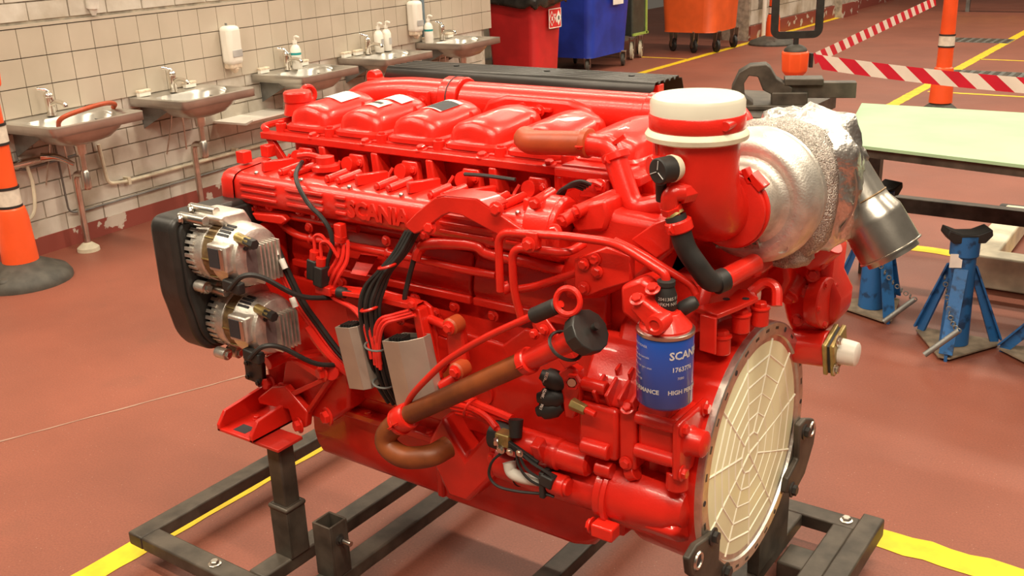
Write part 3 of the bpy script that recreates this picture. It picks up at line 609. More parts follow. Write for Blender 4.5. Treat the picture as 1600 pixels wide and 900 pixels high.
# dipstick
dt=P('dipstick_tube',MB().tube([(-0.668,-0.36,0.651),(-0.64,-0.37,0.694),(-0.583,-0.385,0.752),(-0.511,-0.39,0.819),(-0.398,-0.4,0.898),(-0.276,-0.41,0.971)],.0075,10),'red')
a=V((-0.282,-0.41,0.967)); b=V((-0.221,-0.415,1.002)); lab(P('dipstick_grip',MB().lathe(a,b-a,[(0,.012),(.004,.0155),((b-a).length-.003,.0155),((b-a).length,.013)],16),'rubber',0,dt),'black rubber grip')
m=MB(); c=V((-0.198,-0.418,1.015)); m.ring(c,(.15,-1,.25),.024,.0055,26,8); m.tube([b,c.lerp(b,.65)],.007,8,sm=False); P('dipstick_handle',m,'red',0,dt)
# cylinder head, rail, covers
hd=P('cylinder_head',MB().bb(-1.265,-.205,-.06,.16,1.04,1.18),'red',.008)
P('cover_base',MB().bb(-1.285,-.22,-.086,.155,1.17,1.184),'red',.004)
XC=[-1.193,-1.018,-.8435,-.6685,-.493,-.3175]
def cover_mesh():
    K=48; rows=[]
    def q(v,p): return math.copysign(abs(v)**(2/p),v)
    for k,z,p in ((1,0,7),(1,.010,7),(.965,.013,7),(.925,.016,6.5),(.915,.028,6),(.90,.046,5.5),(.865,.060,5),(.79,.067,4.5),(.5,.071,4),(.02,.072,3)):
        r=[]
        for i in range(K+1):
            a=2*math.pi*i/K; c,s_=math.cos(a),math.sin(a); x=.079*k*q(c,p); y=.118*k*q(s_,p)
            f=1 if z<.02 else (.86+.20*((y+.118)/.236)-.30*max(0,(y-.05)/.07)**2*.3)
            arch=0 if z<.02 else -.010*(x/.079)**2+.004*math.cos(x/.079*4.2)
            r.append(V(x,y,z*f+arch))
        rows.append(r)
    return rows
cm=MB(); cm.grid(cover_mesh()); CP=piece('rocker_cover',cm,'red',50)
for i,x in enumerate(XC):
    o=inst(CP,E,(0,0,0)); o.matrix_local=Matrix.Translation(V(x,.030,1.184)-V(E['_o'])); o['_o']=(x,.030,1.184); 
    for y in (-.082,.14): bolt(o,(x-.0875,y,1.196),(0,0,1),.0085); P('bolt_boss',MB().cyl((x-.0875,y,1.17),(x-.0875,y,1.198),.014),'red',0,o)
    P('web_rib',MB().prism([(x+.083,.03,1.20),(x+.083,.075,1.20),(x+.083,.045,1.245)],(.008,0,0)),'red',0,o)
def patch(o,x,y0,y1,a,b,mt,name,lift=.0016,skew=0):
    def zt(xl,yl): return 1.184+.0715*(.86+.20*((yl+.118)/.236)-.30*max(0,(yl-.05)/.07)**2*.3)-.010*(xl/.079)**2+.004*math.cos(xl/.079*4.2)+lift
    m=MB(); m.grid([[V(x+a+(b-a)*i/6,y0+(y1-y0)*j/4,zt(a+(b-a)*i/6,y0-.03+(y1-y0)*j/4)) for j in range(5)] for i in range(7)]); return P(name,m,mt,0,o)
for i,o in enumerate([q for q in bpy.data.objects if q.name.startswith('rocker_cover')][:3]):
    x=XC[i]
    if i==0: lab(patch(o,x,.01,.085,-.035,.045,'paper','sticker'),'white printed sticker')
    if i==1: lab(patch(o,x,-.025,.03,-.03,.03,'soap','sticker'),'cream sticker with black mark'); patch(o,x,-.005,.008,-.015,.02,'ink','sticker_print',.0024); lab(patch(o,x,.045,.095,-.03,.045,'paper','sticker'),'white printed sticker')
    if i==2: lab(patch(o,x,-.005,.085,-.03,.035,'paper','sticker'),'white and dark printed sticker'); patch(o,x,.0,.07,-.015,.035,'ink','sticker_print',.0024)
# oil cap and lifting eye at the front end
OC=V((-1.286,-0.01,1.24))
m=MB(); m.lathe(OC,(0,0,1),[(0,.033),(.004,.037),(.026,.037),(.031,.033),(.033,0)],26); P('oil_cap',m,'red',.001); MB().lathe(OC-V(0,0,.03),(0,0,1),[(0,.04),(.032,.034)],24).build('cap_neck','red',E)
P('lifting_eye',MB().ring((-1.342,0.08,1.244),(1,-.2,0),.022,.007,26,8),'red',0)
rl=P('cover_rail',MB().bb(-1.325,-.40,-.118,-.088,1.160,1.178),'red',.0025)
for x in (-1.142,-.965,-.791,-.615,-.437): bolt(rl,(x,-.104,1.178),(0,-.2,1),.011)
P('rail_strut',MB().prism([(-1.32,-.112,1.17),(-1.295,-.112,1.17),(-1.235,-.115,1.10),(-1.255,-.115,1.09)],(0,.012,0)),'red',.001,rl)
P('rail_arm',MB().tube([(-1.32,-.10,1.18),(-1.335,-.08,1.188),(-1.29,.03,1.20)],.009,8),'red',0,rl)
P('rail_end',MB().bb(-.42,-.395,-.115,-.02,1.10,1.176),'red',.003,rl)
for i,x in enumerate((-1.17,-.995,-.825,-.645,-.465)):
    k=P('injector_clamp',MB().prism([(x-.035,-.10,1.085),(x+.035,-.10,1.085),(x+.025,-.095,1.15),(x-.02,-.095,1.15)],(0,-.02,0)),'red',.004)
    P('solenoid',MB().cyl((x-.004,-.11,1.125),(x-.004,-.142,1.13),.022,.018),'red',0,k)
    P('lead',MB().tube([(x-.03,-.135,1.135),(x-.035,-.15,1.11),(x,-.155,1.09),(x+.04,-.15,1.092)],.004,6),'red',0,k); bolt(k,(x+.02,-.12,1.13),(0,-1,.2),.007)
    P('port_web',MB().prism([(x+.06,-.075,1.06),(x+.09,-.075,1.06),(x+.075,-.075,1.16),(x+.055,-.075,1.16)],(0,-.045,0)),'red',.004,hd)
for q,(r,mt) in enumerate(((.0075,'red'),(.006,'red'),(.006,'red'))):
    P('harness_conduit',MB().tube([(-1.19,-.135-.008*q,1.100-.008*q),(-.8,-.135-.008*q,1.098-.008*q),(-.5,-.135-.008*q,1.096-.008*q),(-.36,-.14-.01*q,1.105-.006*q),(-.30,-.16,1.12-.01*q)],r,8),mt)
lab(P('wire',MB().tube([(-0.631,-0.15,1.147),(-0.568,-0.155,1.151),(-0.495,-0.15,1.149)],.0045,6),'rubber'),'bare black wire section')
for x in (-.93,-.72,-.50): P('cable_tie',MB().ring((x,-.142,1.092),(1,0,0),.017,.0025,14,5),'red')
# manifold with lettering
sec=[(-.158,1.120),(-.255,1.112),(-.272,1.105),(-.281,1.092),(-.283,1.05),(-.275,1.036),(-.25,1.028),(-.18,1.02),(-.158,1.03)]
mf=P('intake_manifold',MB().prism([(-1.255,y,z) for y,z in sec],(.95,0,0)),'red',.005)
m=MB(); cy=-.205; rows=[]
for x,k in ((-1.25,1.06),(-1.275,1.08),(-1.295,1.05),(-1.303,.9),(-1.305,.05)): rows.append([V(x,cy+(y-cy)*k,1.077+(z-1.077)*k) for y,z in sec+[sec[0]]])
m.grid(rows); P('end_cap',m,'red',.004,mf,ang=50)
for x,y in ((-1.275,-.22),(-1.275,-.14)): P('square_boss',MB().box((x,y,1.138),(.028,.028,.03)),'red',.002,mf)
for x0,x1 in ((-1.225,-1.10),(-1.065,-.945),(-.905,-.872),(-.60,-.46),(-.43,-.35)):
    for k in range(3): P('raised_rib',MB().bb(x0,x1,-.287,-.279,1.053+.018*k,1.061+.018*k),'red',.002,mf)
t=text('raised_lettering','SCANIA','red',mf,(-.866,-.2835,1.054),(1,0,0),(0,0,1),.051,.003,bold=.0022)
m=MB(); m.cyl((-.385,-.225,1.082),(-.325,-.225,1.082),.068); m.lathe((-.325,-.225,1.082),(1,0,0),[(0,.068),(.010,.060),(.012,0)],24); P('manifold_end_drum',m,'red',.003,mf,ang=30)
for i in range(6):
    x=-1.17+.155*i
    if i not in (1,): P('top_rib',MB().box((x,-.205,1.125),(.014,.085,.026),(-.06,0,-.25)),'red',.003,mf)
    for dx,L in ((.055,.05),(.09,.06)):
        b=V(x+dx,-.245,1.120); e=b+V(.012,L,.008); k=P('threaded_boss',MB().cyl(b,e,.0095),'red',.001,mf); bolt(k,b,(-.16,-1,-.1),.0075)
    P('dowel',MB().sph((x-.02,-.258,1.113),.006),'steel',0,mf)
# temperature sensor and black cable from the manifold top
m=MB(); m.lathe((-1.02,-.19,1.125),(0,0,1),[(0,.034),(.012,.034),(.016,.022),(.032,.022),(.036,0)],18); m.tube([(-1.02,-.19,1.15),(-1.06,-.2,1.158),(-1.09,-.21,1.155)],.008,8); P('sensor',m,'red',0)
lab(P('sensor_cable',MB().tube([(-1.089,-0.2,1.139),(-1.037,-0.27,1.133),(-1.004,-0.298,1.112),(-0.974,-0.3,1.073),(-0.935,-0.3,1.045),(-0.912,-0.3,1.015),(-0.911,-0.3,0.979),(-0.931,-0.3,0.938),(-0.946,-0.3,0.888)],.0055,8),'rubber'),'black cable looping over the manifold')
# arched bracket plate
vb=[(-0.658,-0.325,1.076),(-0.628,-0.325,1.102),(-0.576,-0.325,1.141),(-0.548,-0.325,1.148),(-0.468,-0.325,1.152),(-0.434,-0.325,1.136),(-0.357,-0.325,1.101),(-0.418,-0.325,1.084),(-0.507,-0.325,1.112),(-0.538,-0.325,1.113),(-0.558,-0.325,1.104),(-0.616,-0.325,1.063),(-0.637,-0.325,1.054),(-0.659,-0.325,1.065)]
vbo=P('arched_bracket',MB().prism(vb,(0,.012,0)),'red',.003); P('bracket_top_flange',MB().prism([(-0.571,-0.325,1.144),(-0.547,-0.325,1.15),(-0.466,-0.325,1.153),(-0.431,-0.325,1.138),(-0.434,-0.325,1.133),(-0.469,-0.325,1.15),(-0.547,-0.325,1.147),(-0.57,-0.325,1.14)],(0,.06,0)),'red',.001,vbo)
for q in ((-0.596,-0.32,1.074),(-0.411,-0.335,1.14),(-0.3,-0.3,1.101)): bolt(vbo,q,(.2,-1,.15),.011)
for q in ((-0.538,-0.25,1.036),(-0.481,-0.27,1.043),(-1.218,-0.26,1.022),(-1.158,-0.26,1.035),(-1.051,-0.26,1.035),(-1,-0.26,1.031),(-0.648,-0.28,1.038)):
    q=V(q); k=P('mount_lug',MB().cyl(q,q+V(0,.05,0),.014),'red',.001); bolt(k,q,(.1,-1,0),.008)
# pipes below the manifold
P('coolant_pipe',MB().tube([(-1.227,-0.25,1.019),(-1.127,-0.25,1.015),(-0.974,-0.25,1.015),(-0.882,-0.24,1.009)],.0095,10),'red')
fpz=P('fuel_pipe',MB().tube([(-1.154,-0.24,0.996),(-1.11,-0.25,0.98),(-1.062,-0.255,0.97),(-0.997,-0.255,0.969),(-0.793,-0.255,0.971),(-0.689,-0.255,0.971),(-0.577,-0.25,0.965),(-0.481,-0.25,0.967)],.0095,10),'red')
for u in ((-1.028,-0.25,0.967),(-0.782,-0.25,0.97)): P('pipe_clip',MB().ring(u,(1,0,-.1),.0125,.004,14,6),'red',0,fpz); bolt(fpz,V(u)+V(.0,-.005,.03),(0,-1,0),.009)
P('cable_duct',MB().tube([(-0.672,-0.27,1),(-0.652,-0.275,1.016),(-0.587,-0.275,1.028),(-0.511,-0.275,1.034),(-0.482,-0.27,1.02),(-0.369,-0.26,1.013),(-0.314,-0.25,1.003)],.013,10),'red')
P('duct_drop',MB().tube([(-0.665,-0.275,1.008),(-0.671,-0.28,0.995),(-0.676,-0.28,0.981)],.011,8),'red'); lab(P('black_cable',MB().tube([(-0.68,-0.28,0.984),(-0.694,-0.285,0.941),(-0.704,-0.29,0.904),(-0.71,-0.29,0.883)],.006,8),'rubber'),'black cable dropping to the bracket')
# U-shaped pipes on the right
up=P('bent_pipe',MB().tube(fillet([(-0.421,-0.32,0.964),(-0.417,-0.325,1.09),(-0.258,-0.335,1.108),(-0.146,-0.335,1.111),(-0.089,-0.335,1.088),(-0.045,-0.335,1.068),(-0.043,-0.335,1.051)],.03),.0085,10,sm=False),'red')
P('bent_pipe',MB().tube(fillet([(-0.378,-0.31,0.906),(-0.388,-0.32,0.97),(-0.385,-0.325,1.065),(-0.257,-0.32,1.07),(-0.247,-0.28,1.079)],.03),.0085,10,sm=False),'red')
P('bent_pipe',MB().tube(fillet([(-0.168,-0.3,1.102),(-0.115,-0.3,1.087),(-0.025,-0.27,1.031),(-0.015,-0.27,1.014)],.03),.0075,10,sm=False),'red')
P('bent_pipe',MB().tube(fillet([(-0.415,-0.27,0.953),(-0.372,-0.27,0.966),(-0.264,-0.27,1.017)],.02),.0085,10,sm=False),'red')
k=P('pipe_clip',MB().prism([(-0.339,-0.345,1.107),(-0.312,-0.345,1.108),(-0.313,-0.345,1.073),(-0.337,-0.345,1.072)],(0,.02,0)),'red',.003); bolt(k,(-0.329,-0.346,1.083),(0,-1,0),.011)
P('pipe_joint',MB().cyl((-0.423,-0.31,0.964),(-0.411,-0.3,0.97),.013),'red',.001)
P('tag_plate',MB().prism([(-0.9,-0.222,0.941),(-0.841,-0.222,0.947),(-0.856,-0.255,0.902),(-0.907,-0.255,0.9)],(0,.004,.002)),'red',.001)
# ---------------------------------------------------------------- ECU boxes and wiring
bp=P('module_bracket',MB().prism([(-0.92,-0.275,0.873),(-0.784,-0.275,0.885),(-0.667,-0.275,0.88),(-0.649,-0.275,0.871),(-0.636,-0.275,0.813),(-0.631,-0.275,0.689),(-0.894,-0.275,0.626)],(0,.010,0)),'red',.003)
P('bracket_top',MB().prism([(-0.92,-0.275,0.873),(-0.788,-0.275,0.884),(-0.663,-0.275,0.884),(-0.681,-0.275,0.871),(-0.793,-0.275,0.872),(-0.928,-0.275,0.864)],(0,-.035,0)),'red',.001,bp)
P('bracket_side',MB().prism([(-0.68,-0.275,0.877),(-0.657,-0.275,0.873),(-0.626,-0.275,0.706),(-0.649,-0.275,0.687)],(0,-.03,0)),'red',.003,bp)
for q in ((-0.662,-0.24,0.843),(-0.664,-0.315,0.889),(-0.717,-0.3,0.837)): bolt(bp,q,(0,-1,0),.009)
TX=V(.19,0,-1).normalized()
def ecu(o,prof,L,label):
    o=V(o); m=MB(); inn=[]; cx=sum(p[0] for p in prof)/len(prof); cyy=sum(p[1] for p in prof)/len(prof); n=len(prof); rows=[]
    ux=V(1,0,.19).normalized(); uy=V(0,1,0)
    pt=lambda k,t:[o+ux*(cx+(p[0]-cx)*k)+uy*(cyy+(p[1]-cyy)*k)+TX*t for p in prof]
    for k,t in ((.93,.03),(.93,0),(1,0),(1,L)): r=pt(k,t); rows.append(r+[r[0]])
    m.grid(rows); m.f.append(tuple(range(n))); m.f.append(tuple(3*(n+1)+i for i in range(n)))
    b=lab(P('control_module',m,'ecu',.0015,ang=25),label)
    c=P('connector_insert',MB().prism(pt(.9,.022),TX*-.012),'black',0,b)
    m=MB()
    for i in range(5): q=o+ux*(prof[0][0]+.012+i*.009)+uy*(cyy)+TX*.004; m.box(q,(.003,.03,.016))
    m.build('connector_fins','black',c); return b
ecu((-0.882,-0.345,0.801),[(0,0),(.05,-.004),(.066,.008),(.066,.045),(.012,.05),(0,.03)],.152,'grey metal control box, left of the wire bundle')
ecu((-0.732,-0.35,0.8),[(0,0),(.052,-.004),(.072,.004),(.098,.03),(.098,.055),(.012,.06),(0,.03)],.158,'grey metal control box, right of the wire bundle')
random.seed(5)
hb=None
for i in range(9):
    j=(i-4)*.0055; dy=(i%3)*.007
    o=lab(P('harness_cable',MB().tube([(V(p)+V(j*(1 if n>2 else .5),dy,0)) for n,p in enumerate([(-0.669,-0.3,1.049),(-0.695,-0.315,1.001),(-0.731,-0.33,0.956),(-0.761,-0.335,0.915),(-0.777,-0.34,0.868),(-0.781,-0.335,0.804),(-0.778,-0.325,0.738),(-0.776,-0.31,0.665),(-0.773,-0.28,0.603)])],.0052,6),'rubber'),'black harness cable')
for u in ((-0.717,-0.33,0.972),(-0.774,-0.338,0.865)): P('cable_tie',MB().ring(u,(-.3,0,1),.019,.0035,16,6),'red')
for u in ((-0.765,-0.335,0.776),(-0.767,-0.318,0.677)): P('cable_tie',MB().ring(u,(.15,0,1),.026,.0025,16,6),'grey_metal')
for i in range(5):
    P('signal_wire',MB().tube([V(p)+V(i*.007,(i%2)*.006,-.002*i) for p in [(-0.906,-0.28,0.998),(-0.906,-0.29,0.954),(-0.928,-0.3,0.915),(-0.953,-0.295,0.874),(-0.926,-0.3,0.851),(-0.86,-0.31,0.843),(-0.809,-0.33,0.828),(-0.792,-0.335,0.794),(-0.789,-0.33,0.737)]],.0042,6),'wire_red')
for i in range(3):
    P('signal_wire',MB().tube([V(p)+V(i*.008,0,-.004*i) for p in [(-0.675,-0.315,0.872),(-0.719,-0.32,0.855),(-0.75,-0.335,0.841),(-0.771,-0.335,0.791),(-0.779,-0.33,0.724)]],.0042,6),'wire_red')
k=P('wire_clip',MB().box((-0.895,-0.285,1.013),(.022,.022,.04)),'red',.003); P('wire_sleeve',MB().cyl((-0.896,-0.285,1.005),(-0.9,-0.285,0.991),.015),'red',0,k)
for u,v in ((488,424),(500,434)): 
    q=V((-0.965,-0.31,0.919))+V((u-488)*.0016,0,-(v-424)*.0013); k=lab(P('plug_connector',MB().box(q,(.028,.03,.05),(0,.15,0)),'rubber',.003),'black plug connector'); P('plug_boot',MB().cyl(q+V(0,0,.02),q+V(.006,0,.045),.012),'red',0,k); P('plug_wire',MB().tube([q+V(.006,0,.045),q+V(.01,0,.08),q+V(.035,0,.085),q+V(.05,.01,.05)],.004,6),'wire_red',0,k)
lab(P('rubber_boot',MB().lathe((-0.907,-0.3,0.869),(1,0,.05),[(0,.006),(.004,.014),(.022,.013),(.026,.008),(.045,.007)],12),'rubber'),'black rubber boot')
P('terminal_block',MB().box((-0.944,-0.3,0.869),(.05,.03,.022)),'red',.003)
# wiring from the alternators
random.seed(8)
for i in range(4):
    P('alternator_cable',MB().tube([V(p)+V(.008*i,0,.006*i) for p in [(-1.058,-0.36,0.974),(-1.037,-0.35,0.903),(-1.017,-0.33,0.82),(-1.003,-0.3,0.754),(-0.967,-0.28,0.687),(-0.908,-0.27,0.637)]],.0055,6),'wire_red' if i<2 else 'rubber')
P('corrugated_conduit',MB().tube([(-1.013,-0.31,0.764),(-0.977,-0.3,0.71),(-0.928,-0.29,0.666),(-0.887,-0.28,0.643)],.0105,8),'red')
for u,v in ((426,388),(440,407),(452,468)): lab(P('cable_label',MB().cyl(V((-1.038,-0.365,0.98))+V((u-426)*.0017,0,-(v-388)*.0015),V((-1.038,-0.365,0.98))+V((u-426)*.0017+.010,0.0,-(v-388)*.0015-.022),.0072),'paper'),'white cable label')
# ---------------------------------------------------------------- alternators and belt cover
bc=[tuple(p)[1:] for p in fillet([(0,-.30,.70),(0,-.44,.70),(0,-.475,.745),(0,-.49,.82),(0,-.50,.86),(0,-.50,1.05),(0,-.22,1.05),(0,-.22,.70),(0,-.30,.70)],.035)][:-1]; m=MB(); m.prism([(-1.222,a,b) for a,b in bc],(-.085,0,0)); gc=lab(P('belt_guard',m,'black',.012,seg=3),'black moulded belt guard')
m=MB(); m.prism([(-1.213,-.355+(a+.355)*.9,.875+(b-.875)*.93) for a,b in bc],(-.02,0,0)); P('guard_lip',m,'rubber',.004,gc)
P('guard_pin',MB().cyl((-1.265,-.40,1.048),(-1.265,-.40,1.058),.012),'rubber',0,gc)
def alternator(y,z,label):
    o=V(-1.205,y,z); A=P('alternator',MB().lathe(o,(1,0,0),[(0,.045),(.004,.072),(.05,.076),(.052,.072)],32),'alucast',.001); lab(A,label)
    P('stator',MB().lathe(o+V(.052,0,0),(1,0,0),[(0,.073),(.03,.073)],32),'stator',0,A)
    for i in range(18):
        a=2*math.pi*i/18; P('stator_key',MB().box(o+V(.067,.0735*math.cos(a),.0735*math.sin(a)),(.03,.004,.003),(a,0,0)),'brass',0,A) if i%2 else None
    P('rear_housing',MB().lathe(o+V(.082,0,0),(1,0,0),[(0,.074),(.004,.077),(.05,.074),(.075,.066),(.082,.05),(.084,0)],32),'alucast',.001,A,ang=30)
    m=MB()
    for i in range(30):
        a=2*math.pi*i/30; m.box(o+V(.008,.074*math.cos(a),.074*math.sin(a)),(.028,.006,.008),(a,0,0))
    m.build('front_fins','alucast',A)
    for a0 in (1.9,4.35):
        for i in range(4):
            a=a0+.13*i; d=V(0,math.cos(a),math.sin(a)); P('vent_slot',MB().box(o+V(.108,0,0)+d*.0745,(.036,.006,.006),(a,0,0)),'ink',0,A)
    c=o+V(.118,-.062,.012); P('regulator',MB().box(c,(.062,.045,.064)),'alucast',.005,A); lab(P('regulator_plate',MB().box(c+V(-.008,-.0235,.0),(.034,.002,.045)),'ink',0,A),'dark plate'); P('regulator_frame',MB().box(c+V(.019,-.0235,0),(.012,.004,.05)),'steel',.001,A)
    P('brush_cover',MB().lathe(o+V(.16,-.022,-.006),(1,-.3,0),[(0,.034),(.008,.034),(.010,0)],20),'purple',0,A)
    for i in range(6): P('cooling_fin',MB().box(o+V(.172,-.012+.011*i,-.012),(.028,.004,.092)),'alucast',0,A)
    for i in range(5): P('vent_hole',MB().cyl(o+V(.160,-.036+.012*(i%3),.030+.014*(i//3)),o+V(.168,-.038+.012*(i%3),.030+.014*(i//3)),.005,n=8),'ink',0,A)
    lab(P('plug',MB().box(o+V(.150,-.072,-.052),(.055,.022,.028),(0,.1,0)),'rubber',.004,A),'black plug'); 
    P('terminal',MB().cyl(o+V(.150,-.045,.058),o+V(.200,-.05,.052),.011),'brass',.001,A); P('terminal_nut',MB().cyl(o+V(.185,-.049,.054),o+V(.215,-.051,.050),.012,n=6),'rubber',0,A)
    m=MB(); m.prism([o+V(.0,-.02,.06),o+V(.0,-.05,.092),o+V(.0,-.03,.102),o+V(.0,.03,.098),o+V(.0,.05,.06)],(.10,0,0)); P('mount_lug',m,'alucast',.008,A)
    for q in ((-.062,.088),(-.03,.102)): P('mount_bolt',MB().cyl(o+V(-.02,q[0],q[1]),o+V(.07,q[0],q[1]),.011),'steel',.001,A); bolt(A,o+V(-.0,q[0]-.012,q[1]),(-.5,-1,0),.009,BS)
    for q in ((-.055,-.082),(-.02,-.090)): P('lower_lug',MB().cyl(o+V(-.005,q[0],q[1]),o+V(.03,q[0],q[1]),.014),'alucast',.001,A); bolt(A,o+V(.03,q[0],q[1]),(1,0,0),.010,BS)
    m=MB(); m.tube([o+V(.15,-.085,-.055),o+V(.19,-.075,-.02),o+V(.215,-.04,-.03),o+V(.25,.03,-.09),o+V(.27,.12,-.12)],.006,8); P('lead',m,'rubber',0,A)
alternator(-.405,.964,'upper silver alternator'); alternator(-.375,.782,'lower silver alternator')
P('alternator_bracket',MB().prism([(-1.2,-.30,.70),(-1.2,-.20,.66),(-1.2,-.20,1.0),(-1.2,-.30,.98)],(.03,0,0)),'red',.01)
P('tensioner_arm',MB().prism([(-1.203,-0.28,1.016),(-1.093,-0.28,1.024),(-1.079,-0.28,1.013),(-1.097,-0.28,0.999),(-1.188,-0.28,0.998)],(0,.02,0)),'red',.004)
# front gear case
P('front_gear_case',MB().bb(-1.275,-1.215,-.24,.24,.50,1.03),'red',.015)
# ---------------------------------------------------------------- front mount
fm=P('mount_casting',MB().prism([(-1.155,-0.27,0.633),(-0.954,-0.27,0.698),(-0.93,-0.27,0.632),(-0.941,-0.27,0.542),(-1.015,-0.27,0.484),(-1.096,-0.27,0.484),(-1.15,-0.27,0.516),(-1.18,-0.27,0.555)],(0,.07,0)),'red',.008)
P('rib',MB().prism([(-0.995,-0.275,0.627),(-0.981,-0.275,0.622),(-1.125,-0.275,0.538),(-1.14,-0.275,0.545)],(0,-.022,0)),'red',.002,fm)
P('rib',MB().prism([(-0.98,-0.275,0.626),(-0.967,-0.275,0.625),(-1.075,-0.275,0.495),(-1.088,-0.275,0.497)],(0,-.022,0)),'red',.002,fm)
P('rib',MB().prism([(-1.108,-0.275,0.646),(-1.084,-0.275,0.651),(-0.99,-0.275,0.634),(-1.008,-0.275,0.616)],(0,-.018,0)),'red',.002,fm)
P('boss',MB().cyl((-1.176,-0.31,0.63),(-1.162,-0.24,0.638),.018),'red',.002,fm); P('boss',MB().cyl((-0.948,-0.31,0.657),(-0.981,-0.25,0.635),.020),'red',.002,fm)
bolt(fm,(-0.969,-0.315,0.654),(-.3,-1,0),.016); bolt(fm,(-0.984,-0.3,0.526),(-.3,-1,0),.017); bolt(fm,(-1.094,-0.3,0.472),(-.3,-1,0),.015)
fp_=P('mount_flange',MB().prism([(-1.185,-0.3,0.557),(-1.133,-0.3,0.571),(-1.06,-0.3,0.516),(-1.071,-0.3,0.471),(-1.116,-0.3,0.451),(-1.131,-0.3,0.506),(-1.243,-0.3,0.493),(-1.247,-0.3,0.51)],(0,.022,0)),'red',.004)
x0,x1=-1.285,-1.15
ch=P('mount_foot',MB().bb(x0,x1,-.41,-.24,.4535,.462),'red',.002)
for x in (x0,x1-.012):
    P('foot_side',MB().prism([(x,-.41,.4535),(x,-.41,.472),(x,-.385,.503),(x,-.24,.520),(x,-.24,.4535)],(.012,0,0)),'red',.002,ch)
P('foot_slot',MB().bb(-1.24,-1.195,-.395,-.36,.462,.4625),'ink',.0,ch); bolt(ch,(-1.235,-.32,.462),(0,0,1),.009)
for q in ((-1.245,-.255,.535),(-1.185,-.262,.530)): bolt(ch,q,(0,-1,.2),.017)
lab(P('side_plate',MB().prism([(-1.32,-0.27,0.6),(-1.246,-0.27,0.62),(-1.255,-0.27,0.53),(-1.276,-0.27,0.521),(-1.287,-0.27,0.533),(-1.322,-0.27,0.536)],(0,.015,0)),'black',.003),'black bracket plate with bolts')
for u in ((-1.301,-0.275,0.59),(-1.256,-0.275,0.602),(-1.303,-0.275,0.55),(-1.265,-0.275,0.54)): bolt(bpy.data.objects['side_plate'],u,(0,-1,0),.007,BK)
# ---------------------------------------------------------------- flywheel end
fh=P('flywheel_housing',MB().lathe((0,0,CZ),(1,0,0),[(-.22,.20),(-.2,.245),(-.17,.262),(-.06,.268),(-.035,.276),(-.004,.278),(-.004,.25)],56),'red',0,ang=30)
P('gear_housing',MB().prism([(-.21,y,z) for y,z in ((-.265,.46),(-.275,.60),(-.262,.78),(-.21,.90),(-.13,.945),(.14,.945),(.22,.90),(.27,.7),(.25,.45))],(.12,0,0)),'red',.015)
R1,R2=.2775,.247; m=MB(); m.lathe((0,0,CZ),(1,0,0),[(-.005,R2),(-.005,R1),(.010,R1),(.012,R1-.003),(.012,R2+.002),(.006,R2)],72); rg=lab(P('machined_ring',m,'alu',0,ang=30),'bare machined metal ring')
for i in range(30):
    a=2*math.pi*i/30; d=V(0,math.cos(a),math.sin(a))
    if i%5: P('lightening_slot',MB().box(V(.0118,0,CZ)+d*.264,(.002,.006,.016),(a,0,0)),'stand',.0,rg)
    else: P('bolt_hole',MB().cyl(V(.010,0,CZ)+d*.264,V(.0128,0,CZ)+d*.264,.006,n=10),'ink',0,rg)
m=MB(); m.lathe((0,0,CZ),(1,0,0),[(-.01,R2),(.004,R2),(.006,.235),(.009,.12),(.010,0)],64); cv=lab(P('plastic_cover',m,'cream',0,ang=60),'cream plastic protective cover with spider web ribs')
m=MB()
def cvz(r): return .0062+.004*(1-r/.25)
N=11; rad=[.045,.085,.125,.165,.205]
def pr(i,r):
    a=2*math.pi*(i+.2)/N; k=1-r/.243; return V(cvz(r)-.0014,r*math.cos(a)-.04*k,CZ+r*math.sin(a)+.004*k)
for i in range(N): m.tube([pr(i,.0 if i%3==0 else .045),pr(i,.12),pr(i,.24)],.0034,6,sm=False)
for r in rad:
    for i in range(N):
        a,b=pr(i,r),pr(i+1,r); m.tube([a,b],.0032,6,sm=False)
P('web_ribs',m,'cream_rib',0,cv)
def swing_bracket(pts,hole,bolts_,name='lifting_bracket'):
    o=lab(P(name,MB().prism([(.012,y,z) for y,z in pts],(.016,0,0)),'stand',.004),'black steel bracket on the ring')
    P('eye_hole',MB().ring((.028,hole[0],hole[1]),(1,0,0),.016,.004,20,6),'steel',0,o); P('eye_void',MB().cyl((.027,hole[0],hole[1]),(.0288,hole[0],hole[1]),.014),'ink',0,o)
    for y,z in bolts_: bolt(o,(.028,y,z),(1,0,0),.013,BK)
    return o
L=[(p[1],p[2]) for p in [(0.012,-0.237,0.506),(0.012,-0.214,0.478),(0.012,-0.217,0.431),(0.012,-0.166,0.382),(0.012,-0.191,0.373),(0.012,-0.315,0.437),(0.012,-0.351,0.473),(0.012,-0.361,0.515),(0.012,-0.326,0.527)]]
swing_bracket(L,(0.012,-0.321,0.489)[1:],[(0.012,-0.255,0.507)[1:],(0.012,-0.185,0.384)[1:]])
L=[(p[1],p[2]) for p in [(0.012,0.225,0.538),(0.012,0.267,0.537),(0.012,0.324,0.512),(0.012,0.347,0.481),(0.012,0.337,0.44),(0.012,0.285,0.38),(0.012,0.22,0.359),(0.012,0.158,0.391),(0.012,0.169,0.425),(0.012,0.232,0.446)]]
swing_bracket(L,(0.012,0.31,0.491)[1:],[(0.012,0.26,0.506)[1:],(0.012,0.196,0.382)[1:]])
